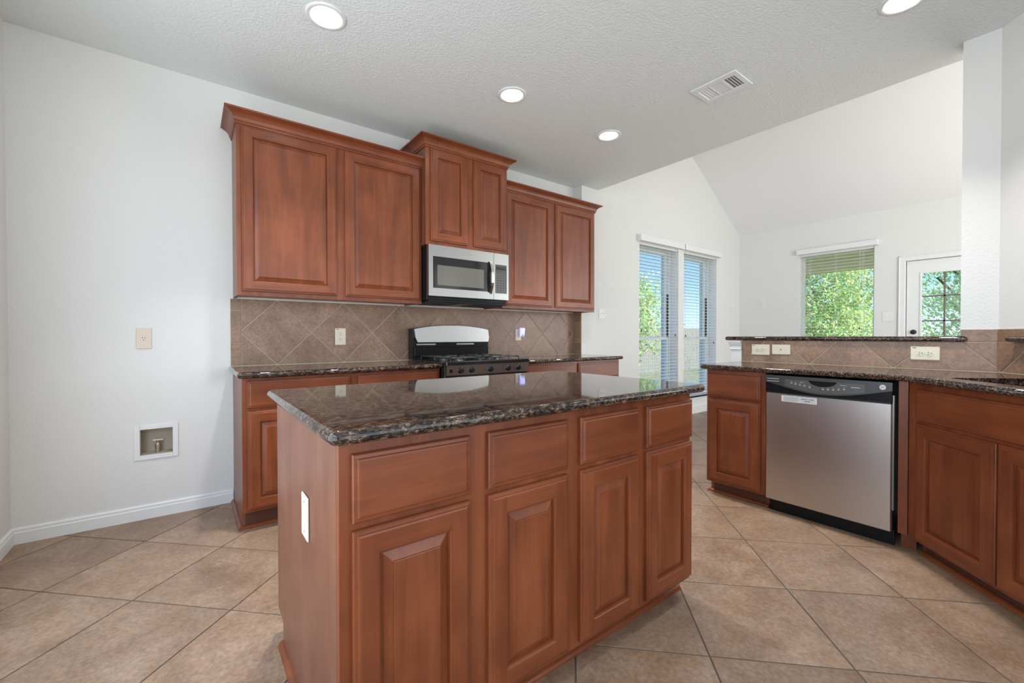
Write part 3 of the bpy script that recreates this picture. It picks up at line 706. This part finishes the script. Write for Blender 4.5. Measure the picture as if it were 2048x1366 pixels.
# white end post of the bar
r = thing('bar_end_post', 'white painted end post with capital under the tip of the bar ledge', 'post', (0, 0, 0))
b = MB(); b.box(3.636, 3.79, -1.8155, -1.735, .0, 1.012, bev=.002); b.build('post_shaft', M['trim'], r).location.z = 0
b = MB(); cp = [(0, 1.000), (.006, 1.000), (.009, 1.008), (.006, 1.015), (.006, 1.030), (.012, 1.040), (.020, 1.062), (.022, 1.0755), (0, 1.0755)]
b.sweep([(3.790, -1.8155), (3.636, -1.8155), (3.636, -1.735), (3.790, -1.735)][::-1][::-1], [(-o_, z) for o_, z in cp][::-1]); 
b.v = [(x, y if y > -1.8156 else -1.8155+(y+1.8155)*0, z) for x, y, z in b.v]
b.build('post_capital', M['trim'], r)
# post shaft stands on counter only at the front, so trim its front face above the counter
# ------------------------------------------------------------------ upper cabinets
CR = [(0, 0), (.008, 0), (.008, .012), (.014, .016), (.015, .024), (.018, .034), (.024, .045), (.034, .055), (.046, .061), (.050, .0615), (.050, .066), (.062, .067), (.062, .078), (0, .078)]
def upper_cabinet(label, loc, w, depth, z0, z1, doors, crown_z, left=True, right=True, crs=1.0):
    r = thing('wall_cabinet', label, 'cabinet', (loc[0], loc[1], z0), 0)
    h = z1-z0; t = .016
    for xa in (0, w-t):
        s_ = MB(); s_.box(xa, xa+t, .0205, depth, 0.002, h); s_.build('side_panel', M['wood_side'], r)
    b = MB(); b.box(t, w-t, .021, depth-.001, .012, .028); b.box(t, w-t, .021, depth-.001, h-.02, h-.001); b.box(t, w-t, depth-.01, depth-.001, .03, h-.02); b.build('carcass', M['wood_under'], r)
    f = MB(); f.box(0, w, 0, .020, 0, h, bev=.001); f.build('face_frame', M['wood_v'], r)
    for d in doors: raised_door(d[0], d[1], d[2]-z0, d[3]-z0, r)
    c = MB(); path = []
    if left: path += [(0, depth-.001)]
    path += [(0, 0), (w, 0)]
    if right: path += [(w, depth-.001)]
    c.sweep(path, [(o*crs, crown_z-z0-.078+z) for o, z in CR]); c.build('crown_molding', M['wood_h'], r)
    return r
upper_cabinet('large wall cabinet left of the microwave, nearest the bare wall', (.380, -.305), 1.226, .303, 1.366, 2.44,
    [(.0246, .5882, 1.3934, 2.4152), (.6427, 1.2113, 1.3934, 2.4152)], 2.497, right=False)
upper_cabinet('raised narrow-door wall cabinet directly above the microwave', (1.6075, -.38), .779, .378, 1.823, 2.60,
    [(.0375, .370, 1.857, 2.573), (.429, .762, 1.857, 2.573)], 2.655)
upper_cabinet('wall cabinet right of the microwave, beside the wall column', (2.388, -.305), 1.213, .303, 1.366, 2.44,
    [(.030, .596, 1.3934, 2.4152), (.640, 1.197, 1.3934, 2.4152)], 2.497, left=False)

# ================================================================== APPLIANCES
# microwave
r = thing('microwave', 'stainless over-the-range microwave under the middle wall cabinet', 'microwave', (1.612, -.42, 1.395), 0)
w, h = .762, .427
b = MB(); b.box(0, w, .035, .408, 0.0, h-.001, bev=.003); b.build('housing', M['black_plastic'], r)
b = MB(); zb = .030
def frame_front(b, x0, x1, z0, z1, hx0, hx1, hz0, hz1, y0, y1, mi=0):
    b.box(x0, hx0, y0, y1, z0, z1, mi); b.box(hx1, x1, y0, y1, z0, z1, mi); b.box(hx0, hx1, y0, y1, z0, hz0, mi); b.box(hx0, hx1, y0, y1, hz1, z1, mi)
dx = .604
frame_front(b, 0, dx, zb, h-.002, .036, .560, .092, .337, 0, .034); d = b.build('door', M['steel_h'], r)
b = MB(); b.box(.036, .560, .003, .030, .092, .337); b.build('door_glass', M['dark_glass'], d)
b = MB(); b.box(.074, .505, .001, .003, .116, .272); b.build('window_screen', M['mesh_glass'], d)
b = MB(); b.box(.548, .575, -.004, .0, .085, .345); b.build('handle_recess', M['black_plastic'], d)
b = MB(); P = [(.572, -.004-.034*math.sin(math.pi*k/12), .075+.275*k/12) for k in range(13)]
for k in range(12):
    a, c = P[k], P[k+1]
    b.add([(a[0]-.011, a[1], a[2]), (a[0]+.011, a[1], a[2]), (c[0]+.011, c[1], c[2]), (c[0]-.011, c[1], c[2]), (a[0]-.011, a[1]+.008, a[2]), (a[0]+.011, a[1]+.008, a[2]), (c[0]+.011, c[1]+.008, c[2]), (c[0]-.011, c[1]+.008, c[2])],
          [(0, 1, 2, 3), (7, 6, 5, 4), (0, 3, 7, 4), (1, 5, 6, 2)], 0, False)
b.build('handle', M['chrome'], r)
b = MB(); frame_front(b, dx+.003, w, zb, h-.002, dx+.016, w-.020, .085, .330, 0, .034); cp_ = b.build('control_panel', M['steel_h'], r)
b = MB(); b.box(dx+.016, w-.020, .002, .030, .085, .330); b.build('keypad', M['black_panel'], cp_)
b = MB()
for i in range(4):
    for j in range(8):
        x = dx+.032+i*.028; z = .100+j*.021
        b.box(x-.006, x+.006, .0012, .002, z-.0028, z+.0028)
b.box(dx+.028, w-.032, .0012, .002, .286, .312, 1); b.build('key_labels', [M['print_dim'], M['black']], cp_)
b = MB(); b.cyl((.376, -.003, h-.047), .0145, .003, axis='y', seg=28); lg = b.build('emblem', M['chrome'], r)
text('emblem_letters', 'GE', .014, M['print_dim'], lg, (.376, -.0032, h-.047), (math.pi/2, 0, 0))
b = MB(); b.box(.01, w-.01, .012, .40, -.018, .0, bev=.004); b.box(.05, .30, .05, .30, -.021, -.018, 1); b.box(.46, .71, .05, .30, -.021, -.018, 1); b.build('vent_base', [M['black_plastic'], M['duct']], r)

# range
r = thing('gas_range', 'black and stainless freestanding gas range between the wall-side counters', 'range', (1.612, -.685, 0), 0)
w = .766; dpt = .672
b = MB(); b.box(.004, w-.004, .02, dpt-.02, .03, .905, bev=.003); b.build('body', M['black'], r)
b = MB(); b.box(0.0, w, -.012, dpt-.075, .905, .918, bev=.004); b.box(0, w, -.014, .03, .895, .928, bev=.006)
b.build('cooktop', M['black'], r)
b = MB(); b.prism([(-.004, .824), (.02, .820), (.02, .902), (-.012, .902)], 0.004, w-.004, axis='x'); b.build('control_panel', M['steel_dark'], r)
def oven_front():
    b = MB(); b.box(.006, w-.006, -.006, .02, .18, .812, bev=.006); d = b.build('oven_door', M['black'], r)
    b = MB(); b.box(.12, w-.12, -.009, -.006, .32, .66); b.build('oven_window', M['dark_glass'], d)
    b = MB(); b.tube([(.06, -.045, .775), (w-.06, -.045, .775)], .012, 12); b.box(.07, .09, -.045, -.006, .766, .784); b.box(w-.09, w-.07, -.045, -.006, .766, .784); b.build('oven_handle', M['black_plastic'], d)
    b = MB(); b.box(.006, w-.006, -.004, .02, .035, .172, bev=.005); b.build('storage_drawer', M['black'], r)
oven_front()
for i, kx in enumerate((.118, .212, .384, .552, .655)):
    b = MB(); kz = .862
    b.lathe((kx, -.0075, kz), [(.024, 0), (.024, -.004), (.021, -.006), (.0195, -.020), (.015, -.023), (.001, -.023)], axis='y', seg=28); b.box(kx-.0045, kx+.0045, -.036, -.0265, kz-.019, kz+.019, bev=.002)
    kn = b.build('burner_knob', M['black_plastic'], r)
    b = MB(); b.lathe((kx, -.0078, kz), [(.0265, .001), (.0265, -.0012), (.0243, -.0012)], axis='y', seg=28); b.build('knob_ring', M['steel_dark'], kn)
b = MB(); b.box(.026, .052, -.0088, -.0070, .846, .874); b.build('oven_light_mark', M['black_plastic'], r)
# backguard
BW0, BW1 = .004, w-.004; by = .585
b = MB(); 
def arc(x0, x1, zlo, zs, zc, n=20, ch=.02):
    pts = [(x0, zlo)]; pts += [(x0+.002, zs)]
    for k in range(n+1):
        t = k/n; x = x0+.012+(x1-x0-.024)*t; pts.append((x, zs+(zc-zs)*(math.sin(math.pi*t))**.8))
    pts += [(x1-.002, zs), (x1, zlo)]; return pts
b.prism(arc(BW0, BW1, .918, 1.176, 1.212)[::-1], by, by+.078, 0, axis='y'); b.build('backguard', M['black'], r)
b = MB(); pts = [(.044, 1.062), (.024, 1.100), (.016, 1.172)]
for k in range(21):
    t = k/20; pts.append((.022+(w-.044)*t, 1.172+.034*math.sin(math.pi*t)**.8))
pts += [(w-.016, 1.172), (w-.010, 1.100), (w-.020, 1.062)]
n = len(pts); lean = lambda z: by-.006-.012*(1.20-z)/.14
b.add([(x, lean(z)-.008, z) for x, z in pts]+[(x, by, z) for x, z in pts], [list(range(n))]+[(i, n+i, n+(i+1) % n, (i+1) % n) for i in range(n)]); b.build('backguard_panel', M['steel_h'], r)
b = MB(); b.box(.030, w-.030, by-.006, by, 1.034, 1.050, 0); b.build('vent_strip', M['black_plastic'], r)
for xa, xb in ((.040, .215), (.42, .60)): b = MB(); b.box(xa, xb, by-.008, by-.005, 1.038, 1.049); b.build('vent_louver', M['steel_h'], r)
b = MB(); b.box(.020, w-.030, by-.012, by, .940, 1.022, bev=.004); b.build('lower_backguard', M['black_plastic'], r)
# burners + grates
for ci, (gx, gy) in enumerate(((.20, .16), (.20, .42), (.566, .16), (.566, .42))):
    b = MB(); b.lathe((gx, gy, .918), [(.052, 0), (.050, .006), (.036, .008), (.036, .016), (.032, .020), (.001, .021)], seg=24); b.build('burner', M['black_matte'], r)
for gx in (.20, .566):
    b = MB(); x0, x1, y0, y1, z = gx-.135, gx+.135, .045, .545, .950
    for ya, yb in ((y0, (y0+y1)/2-.01), ((y0+y1)/2+.01, y1)):
        ym = (ya+yb)/2
        b.tube([(x0, ya, .922), (x0, ya, z-.008), (x0+.008, ya, z), (x1-.008, ya, z), (x1, ya, z-.008), (x1, ya, .922)], .0045, 6)
        b.tube([(x0, yb, .922), (x0, yb, z-.008), (x0+.008, yb, z), (x1-.008, yb, z), (x1, yb, z-.008), (x1, yb, .922)], .0045, 6)
        b.tube([(x0, ya, z-.004), (x0, yb, z-.004)], .0045, 6); b.tube([(x1, ya, z-.004), (x1, yb, z-.004)], .0045, 6)
        for sx in (-1, 1): b.tube([(gx+sx*.132, ym, z), (gx+sx*.035, ym, z), (gx+sx*.03, ym, z-.012)], .0045, 6)
        for sy, yy in ((-1, ya), (1, yb)): b.tube([(gx, yy, z), (gx, ym+sy*.035, z), (gx, ym+sy*.03, z-.012)], .0045, 6)
        for sx in (-.065, .065):
            b.tube([(gx+sx, ya, z), (gx+sx, ya+.045, z), (gx+sx, ya+.05, z-.02)], .004, 6); b.tube([(gx+sx, yb, z), (gx+sx, yb-.045, z), (gx+sx, yb-.05, z-.02)], .004, 6)
    b.build('grate', M['black_matte'], r)

# dishwasher (local x = along front left->right, -y = toward the viewer)
r = thing('dishwasher', 'stainless dishwasher with black control strip under the peninsula counter', 'dishwasher', (3.058, -2.234, 0), -math.pi/2)
w = .613
b = MB(); b.box(.004, w-.004, .035, .55, .085, .868); b.build('tub', M['black_plastic'], r)
b = MB(); b.box(0, w-.002, -.002, .034, .083, .757, bev=.005); b.build('door', M['steel'], r)
b = MB(); b.box(0, w, -.003, .034, .758, .868, bev=.004); cs = b.build('control_strip', M['black_plastic'], r)
# curved fascia in front of the strip
b = MB(); N = 28; lo = []
for k in range(N+1):
    t = k/N; x = w*t
    zz = .822-.053*math.sin(math.pi*min(1, max(0, (t-.02)/.98)))**1.15 if t < .98 else .822
    lo.append((x, zz))
pts = lo+[(w, .8665), (0, .8665)]; n = len(pts)
b.add([(x, -.010-(.006*math.sin(math.pi*x/w)), z) for x, z in pts]+[(x, -.003, z) for x, z in pts], [(i, n+i, n+(i+1) % n, (i+1) % n) for i in range(n)])
for k in range(N):
    b.add([(lo[k][0], -.010-.006*math.sin(math.pi*lo[k][0]/w), lo[k][1]), (lo[k+1][0], -.010-.006*math.sin(math.pi*lo[k+1][0]/w), lo[k+1][1]),
           (lo[k+1][0], -.010-.006*math.sin(math.pi*lo[k+1][0]/w), .8665), (lo[k][0], -.010-.006*math.sin(math.pi*lo[k][0]/w), .8665)], [(0, 1, 2, 3)], 0, True)
fa = b.build('fascia', M['black_panel'], r)
def fy_(x): return -.010-.006*math.sin(math.pi*x/w)
b = MB()
for k in range(20):
    x = .112+.388*k/20; x2 = .112+.388*(k+1)/20
    za = lambda xx: .822-.053*math.sin(math.pi*((xx/w-.02)/.98))**1.15+.008
    b.add([(x, fy_(x)-.0012, za(x)), (x2, fy_(x2)-.0012, za(x2)), (x2, fy_(x2)-.0012, .847), (x, fy_(x)-.0012, .847)], [(0, 1, 2, 3)])
b.build('touch_panel', simple('grey_touch_panel', (.10, .10, .092), .3), fa)
b = MB(); pts = [(.240+.135*k/12, .842-.026*math.sin(math.pi*k/12)**.6) for k in range(13)]+[(.375, .8475), (.240, .8475)]
n = len(pts); b.add([(x, fy_(x)-.0022, z) for x, z in pts], [list(range(n))]); b.build('pocket_handle', M['black'], fa)
for i, (x, z) in enumerate(((.150, .827), (.172, .822), (.195, .818), (.218, .814), (.245, .809), (.31, .802), (.335, .803), (.36, .804), (.385, .808), (.410, .812))):
    b = MB(); b.box(x-.005, x+.005, fy_(x)-.0024, fy_(x)-.0014, z-.0022, z+.0022); b.build('button', M['print_grey'], fa)
    b = MB(); b.box(x-.002, x+.002, fy_(x)-.0024, fy_(x)-.0014, z+.007, z+.010); b.build('indicator', M['print_grey'], fa)
for x0_, x1_, z0_, z1_ in ((.195, .215, .8345, .8365), (.440, .480, .825, .8285), (.390, .420, .832, .834)):
    b = MB(); b.box(x0_, x1_, fy_(x0_)-.0026, fy_(x0_)-.0014, z0_, z1_); b.build('printed_label', M['print_grey'], fa)
b = MB(); b.cyl((.262, fy_(.262)-.003, .812), .0055, .002, axis='y', seg=16); b.build('start_button', M['chrome'], fa); b = MB(); b.cyl((.300, fy_(.3)-.003, .800), .004, .002, axis='y', seg=16); b.build('start_button', M['chrome'], fa)
b = MB()
for k in range(4): z = .849-.0075*k; b.box(.012, .080, -.0138, -.0128+.002, z-.0016-.004, z+.0016-.004, 0 if k % 2 == 0 else 1)
b.build('vent_grille', [M['print_grey'], M['black_slot']], fa)
b = MB(); b.cyl((.575, -.0155, .840), .0135, .003, axis='y', seg=28); lg = b.build('emblem', M['chrome'], r)
text('emblem_letters', 'GE', .013, M['print_dim'], lg, (.575, -.0158, .840), (math.pi/2, 0, 0))
b = MB(); b.box(.004, w+.0, .055, .075, .0, .082); b.build('toe_panel', M['black_plastic'], r)
b = MB(); pts = [(.600, .20), (.604, .20), (.611, .48), (.604, .755), (.600, .755)]; b.box(w-.001, w+.006, .002, .030, .20, .80); b.build('door_edge', M['steel_dark'], r)
# magnet sign on the dishwasher
mg = thing('dishwasher_magnet', 'small grey magnet sign reading EMPTY THIS stuck on the dishwasher door', 'magnet', (3.0595, -2.324, .746), -math.pi/2)
b = MB(); b.box(0, .187, -.0050, -.0001, -.038, 0, bev=.001); b.build('sign_frame', M['tag_frame'], mg)
b = MB(); b.box(.012, .093, -.0058, -.0050, -.0335, -.0045); b.build('blank_slide', simple('beige_slide', (.55, .54, .49), .4), mg)
b = MB(); b.box(.097, .182, -.0056, -.0050, -.0345, -.004); lb = b.build('message_card', M['tag'], mg)
text('message_text', 'EMPTY THIS\nNOW', .0115, M['ink'], lb, (.1395, -.0060, -.019), (math.pi/2, 0, 0))

# ================================================================== WALL FITTINGS
def plate(name, label, cat, loc, rz, w, h, m, kind='duplex', horizontal=False, dark_mark=False, group=None):
    """plate in local xz plane, facing -y"""
    r = thing(name, label, cat, loc, rz, group)
    b = MB(); b.box(-w/2, w/2, -.006, -.0003, -h/2, h/2, bev=.0022); b.build('cover_plate', M[m], r)
    def P(a, c): return (c, a) if not horizontal else (a, c)
    if kind in ('duplex', 'single'):
        spots = (-.0195, .0195) if kind == 'duplex' else (0,)
        for s_ in spots:
            cx, cz = (s_, 0) if horizontal else (0, s_)
            b = MB(); b.cyl((cx, -.0082, cz), .0165, .0022, axis='y', seg=24); q_ = b.build('receptacle', M[m], r)
            b = MB()
            for a, c, ww, hh in ((-.006, .004, .0012, .0045), (.006, .004, .0012, .0038)):
                if horizontal: b.box(cx-c-hh, cx-c+hh, -.0088, -.0081, cz+a-ww, cz+a+ww)
                else: b.box(cx+a-ww, cx+a+ww, -.0088, -.0081, cz+c-hh, cz+c+hh)
            if horizontal: b.cyl((cx+.008, -.0088, cz), .0025, .0007, axis='y', seg=10)
            else: b.cyl((cx, -.0088, cz-.008), .0025, .0007, axis='y', seg=10)
            b.build('slots', M['black_slot'], q_)
        b = MB(); b.cyl((0, -.0072, 0 if kind == 'duplex' else .042), .0028, .0012, axis='y', seg=12); b.build('screw', M[m], r)
    if kind == 'toggle2' or kind == 'toggle1':
        for s_ in ((-.023, .023) if kind == 'toggle2' else (0,)):
            b = MB(); b.box(s_-.005, s_+.005, -.0068, -.006, -.012, .012); b.prism([(-.0165, .001), (-.006, -.005), (-.006, .005), (-.0150, .008)], s_-.0035, s_+.0035, axis='x'); b.build('toggle', M[m], r)
    if kind == 'coax':
        b = MB(); b.cyl((0, -.010, 0), .0035, .005, axis='y', seg=12); b.build('jack', M['black_slot'], r)
        b = MB()
        for s_ in (-.042, .042): cx, cz = (s_, 0) if horizontal else (0, s_); b.cyl((cx, -.0070, cz), .0026, .0012, axis='y', seg=10)
        b.build('screw', M[m], r)
    if kind == 'blank':
        for s_ in (-.042, .042):
            b = MB(); b.cyl((0, -.0070, s_), .0028, .0013, axis='y', seg=10); b.build('screw', M['brass'], r)
    if dark_mark:
        b = MB(); b.box(-w/2+.008, -w/2+.026, -.0066, -.0058, h/2-.010, h/2-.0065); b.build('printed_mark', M['ink'], r)
    return r
plate('wall_outlet', 'single almond outlet high on the bare wall above the water box', 'outlet', (-.077, 0, 1.100), 0, .073, .124, 'almond', 'single')
plate('wall_outlet', 'ivory duplex outlet on the backsplash left of the range', 'outlet', (1.069, -.0085, 1.110), 0, .079, .128, 'ivory', 'duplex', dark_mark=True)
plate('wall_outlet', 'ivory outlet on the backsplash right of the range, behind the glowing plug-in', 'outlet', (2.800, -.0085, 1.128), 0, .073, .116, 'ivory', 'duplex')
plate('wall_outlet', 'ivory sideways outlet under the bar ledge, nearest the white end post', 'outlet', (3.6415, -1.958, 1.006), -math.pi/2, .128, .080, 'ivory', 'duplex', True, True)
plate('cable_plate', 'ivory cable jack plate between the two outlets under the bar ledge', 'wall plate', (3.6415, -2.100, 1.010), -math.pi/2, .122, .073, 'ivory', 'coax', True)
plate('wall_outlet', 'ivory sideways outlet under the bar ledge, above the right end of the dishwasher', 'outlet', (3.6415, -2.876, 1.006), -math.pi/2, .128, .080, 'ivory', 'duplex', True, True)
plate('cover_plate', 'ivory blank plate on the left side panel of the island', 'wall plate', (IX-.0002, -2.106, .600), -math.pi/2, .076, .122, 'ivory', 'blank')
plate('light_switch', 'white double light switch just past the wall column', 'switch', (3.960, GY, 1.370), 0, .115, .116, 'white_plastic', 'toggle2')
plate('light_switch', 'small white plate at the corner end of the window wall', 'switch', (7.022, GY, 1.556), 0, .073, .116, 'white_plastic', 'toggle1')
plate('wall_outlet', 'white plate on the far wall left of the garden window', 'outlet', (7.288, -.435, 1.612), -math.pi/2, .080, .116, 'white_plastic', 'duplex')
plate('light_switch', 'white double switch between garden window and glazed door', 'switch', (7.288, -1.957, 1.353), -math.pi/2, .115, .116, 'white_plastic', 'toggle2')
# night light
r = thing('night_light', 'plug-in night light glowing blue on the right backsplash outlet', 'night light', (2.818, -.0175, 1.150), 0)
b = MB(); b.box(-.020, .020, -.024, .0, -.036, .030, bev=.004); b.build('plug_body', M['white_plastic'], r)
b = MB(); b.prism([(-.028, -.032), (-.024, -.040), (-.024, .046), (-.050, .040), (-.040, -.030)], -.022, .026, axis='x'); b.build('glow_shade', M['led_blue'], r)
b = MB(); b.lathe((.002, -.044, -.034), [(.001, .018), (.010, .014), (.015, 0), (.010, -.012), (.001, -.016)], seg=16); b.build('clear_cap', M['led_clear'], r)
# water outlet box
r = thing('water_outlet_box', 'recessed white-framed water valve box low on the bare wall', 'outlet box', (-.0225, 0, .466), 0)
b = MB(); w, h, x0, z0 = .106, .106, .0775, .078
def fr_(b, W_, H_, w_, h_, y0, y1):
    b.box(-W_, -w_, y0, y1, -H_, H_, bev=.002); b.box(w_, W_, y0, y1, -H_, H_, bev=.002); b.box(-w_, w_, y0, y1, h_, H_, bev=.002); b.box(-w_, w_, y0, y1, -H_, -h_, bev=.002)
fr_(b, w, h, x0, z0, -.007, -.0003); b.build('trim_frame', M['white_plastic'], r)
b = MB(); fr_(b, x0+.0005, z0+.0005, x0-.003, z0-.003, -.0002, .075); b.box(-x0, x0, .075, .078, -z0, z0); b.build('recess', simple('aged_beige_plastic', (.42, .36, .28), .5), r)
b = MB(); b.cyl((.004, .045, -.076), .012, .03, seg=16); b.cyl((.004, .045, -.046), .015, .018, seg=6, smooth=False); b.cyl((.004, .045, -.028), .009, .022, seg=16); b.cyl((.004, .018, -.020), .008, .03, axis='y', seg=16)
v_ = b.build('valve', M['brass'], r)
b = MB(); b.box(-.022, .030, .036, .044, -.004, .006, bev=.002); b.cyl((.004, .012, -.020), .0045, .006, axis='y', seg=12); b.build('valve_handle', M['ivory'], v_)

# ------------------------------------------------------------------ ceiling fittings
def downlight(x, y, label):
    r = thing('recessed_light', label, 'ceiling light', (x, y, H), 0, None)
    b = MB(); b.lathe((0, 0, 0), [(.098, -.0002), (.098, -.004), (.092, -.007), (.080, -.008), (.074, -.003), (.071, -.0015)], seg=40); b.build('trim_ring', M['white_plastic'], r)
    b = MB(); b.lathe((0, 0, 0), [(.072, -.0015), (.060, -.0028), (.001, -.003)], seg=40); b.build('lens', M['lens'], r)
    l = light('lamp_light', 'AREA', (0, 0, -.012), (0, 0, -1), LAMP_W, .14, color=(1, .99, .965), shape='DISK'); l.parent = r; l.data.spread = math.radians(88)
    return r
LAMP_W = 7.5
downlight(.722, -1.060, 'recessed ceiling light at the top, above the left wall cabinet')
downlight(1.926, -1.065, 'recessed ceiling light above the microwave, middle of the row')
downlight(2.923, -1.072, 'recessed ceiling light farthest in the row, near the living room')
downlight(2.975, -2.890, 'recessed ceiling light cut by the top edge, above the dishwasher')
# vent
r = thing('ceiling_vent', 'white rectangular air register in the kitchen ceiling', 'vent', (2.985, -1.975, H), 0)
b = MB(); X, Y = .122, .152; x1, y1 = .075, .118
for a in ((-X, -x1, -Y, Y), (x1, X, -Y, Y), (-x1, x1, -Y, -y1), (-x1, x1, y1, Y)): b.box(*a, -.009, -.0003, bev=.003)
for y in (-.042, .042): b.box(-x1, x1, y-.004, y+.004, -.008, -.0003)
b.build('register_frame', M['trim'], r)
b = MB(); b.box(-x1, x1, -y1, y1, -.0006, -.0002); b.build('duct_shade_sheet', simple('shaded_duct', (.16, .16, .155), .8), r)  # flat grey sheet, the shade behind the louvers put into its colour
b = MB()
for k in range(4):
    y = -.112+.018*k; b.prism([(y, -.0055), (y+.012, -.001), (y+.0135, -.0012), (y+.0015, -.006)], -x1, x1, axis='x')
    y = .054+.018*k; b.prism([(y+.0135, -.0055), (y+.0015, -.001), (y, -.0012), (y+.012, -.006)], -x1, x1, axis='x')
for k in range(11):
    x = -x1+.004+.0132*k; b.prism([(x+.008, -.0055), (x+.001, -.001), (x, -.0012), (x+.007, -.006)], -.038, .038, axis='y')
b.build('louvers', M['trim'], r)

# ================================================================== OUTSIDE
b = MB(); b.add([(-10, .18, -.38), (45, .18, -.38), (45, 60, -.38), (-10, 60, -.38)], [(0, 1, 2, 3)]); b.add([(7.45, -30, -.38), (60, -30, -.38), (60, .18, -.38), (7.45, .18, -.38)], [(0, 1, 2, 3)])
o = b.build('floor_lawn', M['lawn']); struct(o)
r = thing('wood_fence', 'weathered board fence seen through the living room windows', 'fence', (5, 7.0, -.38))
b = MB()
for k in range(110): x = k*.15; b.box(x, x+.142, 0, .02, 0, 1.84+.01*random.random())
b.build('boards', M['fence'], r); b = MB(); b.box(0, 16.5, .02, .06, .4, .5); b.box(0, 16.5, .02, .06, 1.4, 1.5); b.build('rails', M['fence'], r)
def tree(label, x, y, zb, th, crown, n, seed, spread):
    rs = random.Random(seed); r = thing('tree', label, 'tree', (x, y, zb))
    b = MB(); b.tube([(0, 0, 0), (.05, .02, th*.35), (-.04, .05, th*.7), (0, 0, th)], .10, 8)
    for k in range(6):
        a = rs.random()*6.28; b.tube([(0, 0, th*(.35+.08*k)), (.7*math.cos(a)*spread[0]*.5, .7*math.sin(a)*spread[1]*.5, th*(.55+.09*k))], .035, 6)
    b.build('trunk', M['bark'], r)
    f = MB()
    cl = [(rs.uniform(-1, 1)*spread[0], rs.uniform(-1, 1)*spread[1], rs.uniform(crown[0], crown[1])) for _ in range(max(10, n//70))]
    for _ in range(n):
        c = rs.choice(cl); p = Vector(c)+Vector((rs.gauss(0, .28), rs.gauss(0, .28), rs.gauss(0, .24)))
        a = Vector((rs.gauss(0, 1), rs.gauss(0, 1), rs.gauss(0, .6))).normalized(); bb = a.orthogonal().normalized(); cc = a.cross(bb); s_ = rs.uniform(.03, .065)
        tn = (rs.random(), rs.random(), rs.random()*.6)
        f.add([p-bb*s_, p+cc*s_*.5, p+bb*s_, p-cc*s_*.5], [(0, 1, 2, 3)], 0, False, tn)
    f.build('foliage', M['leaf'], r)
tree('leafy tree showing at the left side of the nearer tall window', 9.25, 3.75, -.38, 2.2, (1.2, 2.7), 9000, 3, (.75, .6))
tree('bushy tree filling the garden window view', 12.4, .75, -.38, 3.6, (.2, 5.2), 30000, 11, (.8, 1.2))
tree('bright green tree seen through the glazed door', 15.2, -3.1, -.38, 3.6, (.2, 5.8), 34000, 23, (.8, 1.3))
tree('tall tree farther back, between the window tree and the door tree', 19.5, -1.4, -.38, 4.6, (.2, 7.0), 34000, 31, (1.0, 3.2))
b = MB(); b.box(7.45, 10.6, -6.5, .8, 2.62, 2.74); b.box(10.35, 10.6, -6.5, .8, 2.40, 2.62); struct(b.build('ceiling_patio', M['patio_cream']))
b = MB(); b.box(-1.2, 9.0, -12.5, -7.13, 2.85, 2.95); b.box(-1.2, 3.7, -7.13, -5.33, 2.85, 2.95); struct(b.build('ceiling_sun_blocker', M['patio_cream']))  # unseen slab added to keep sun out of the rear and front openings
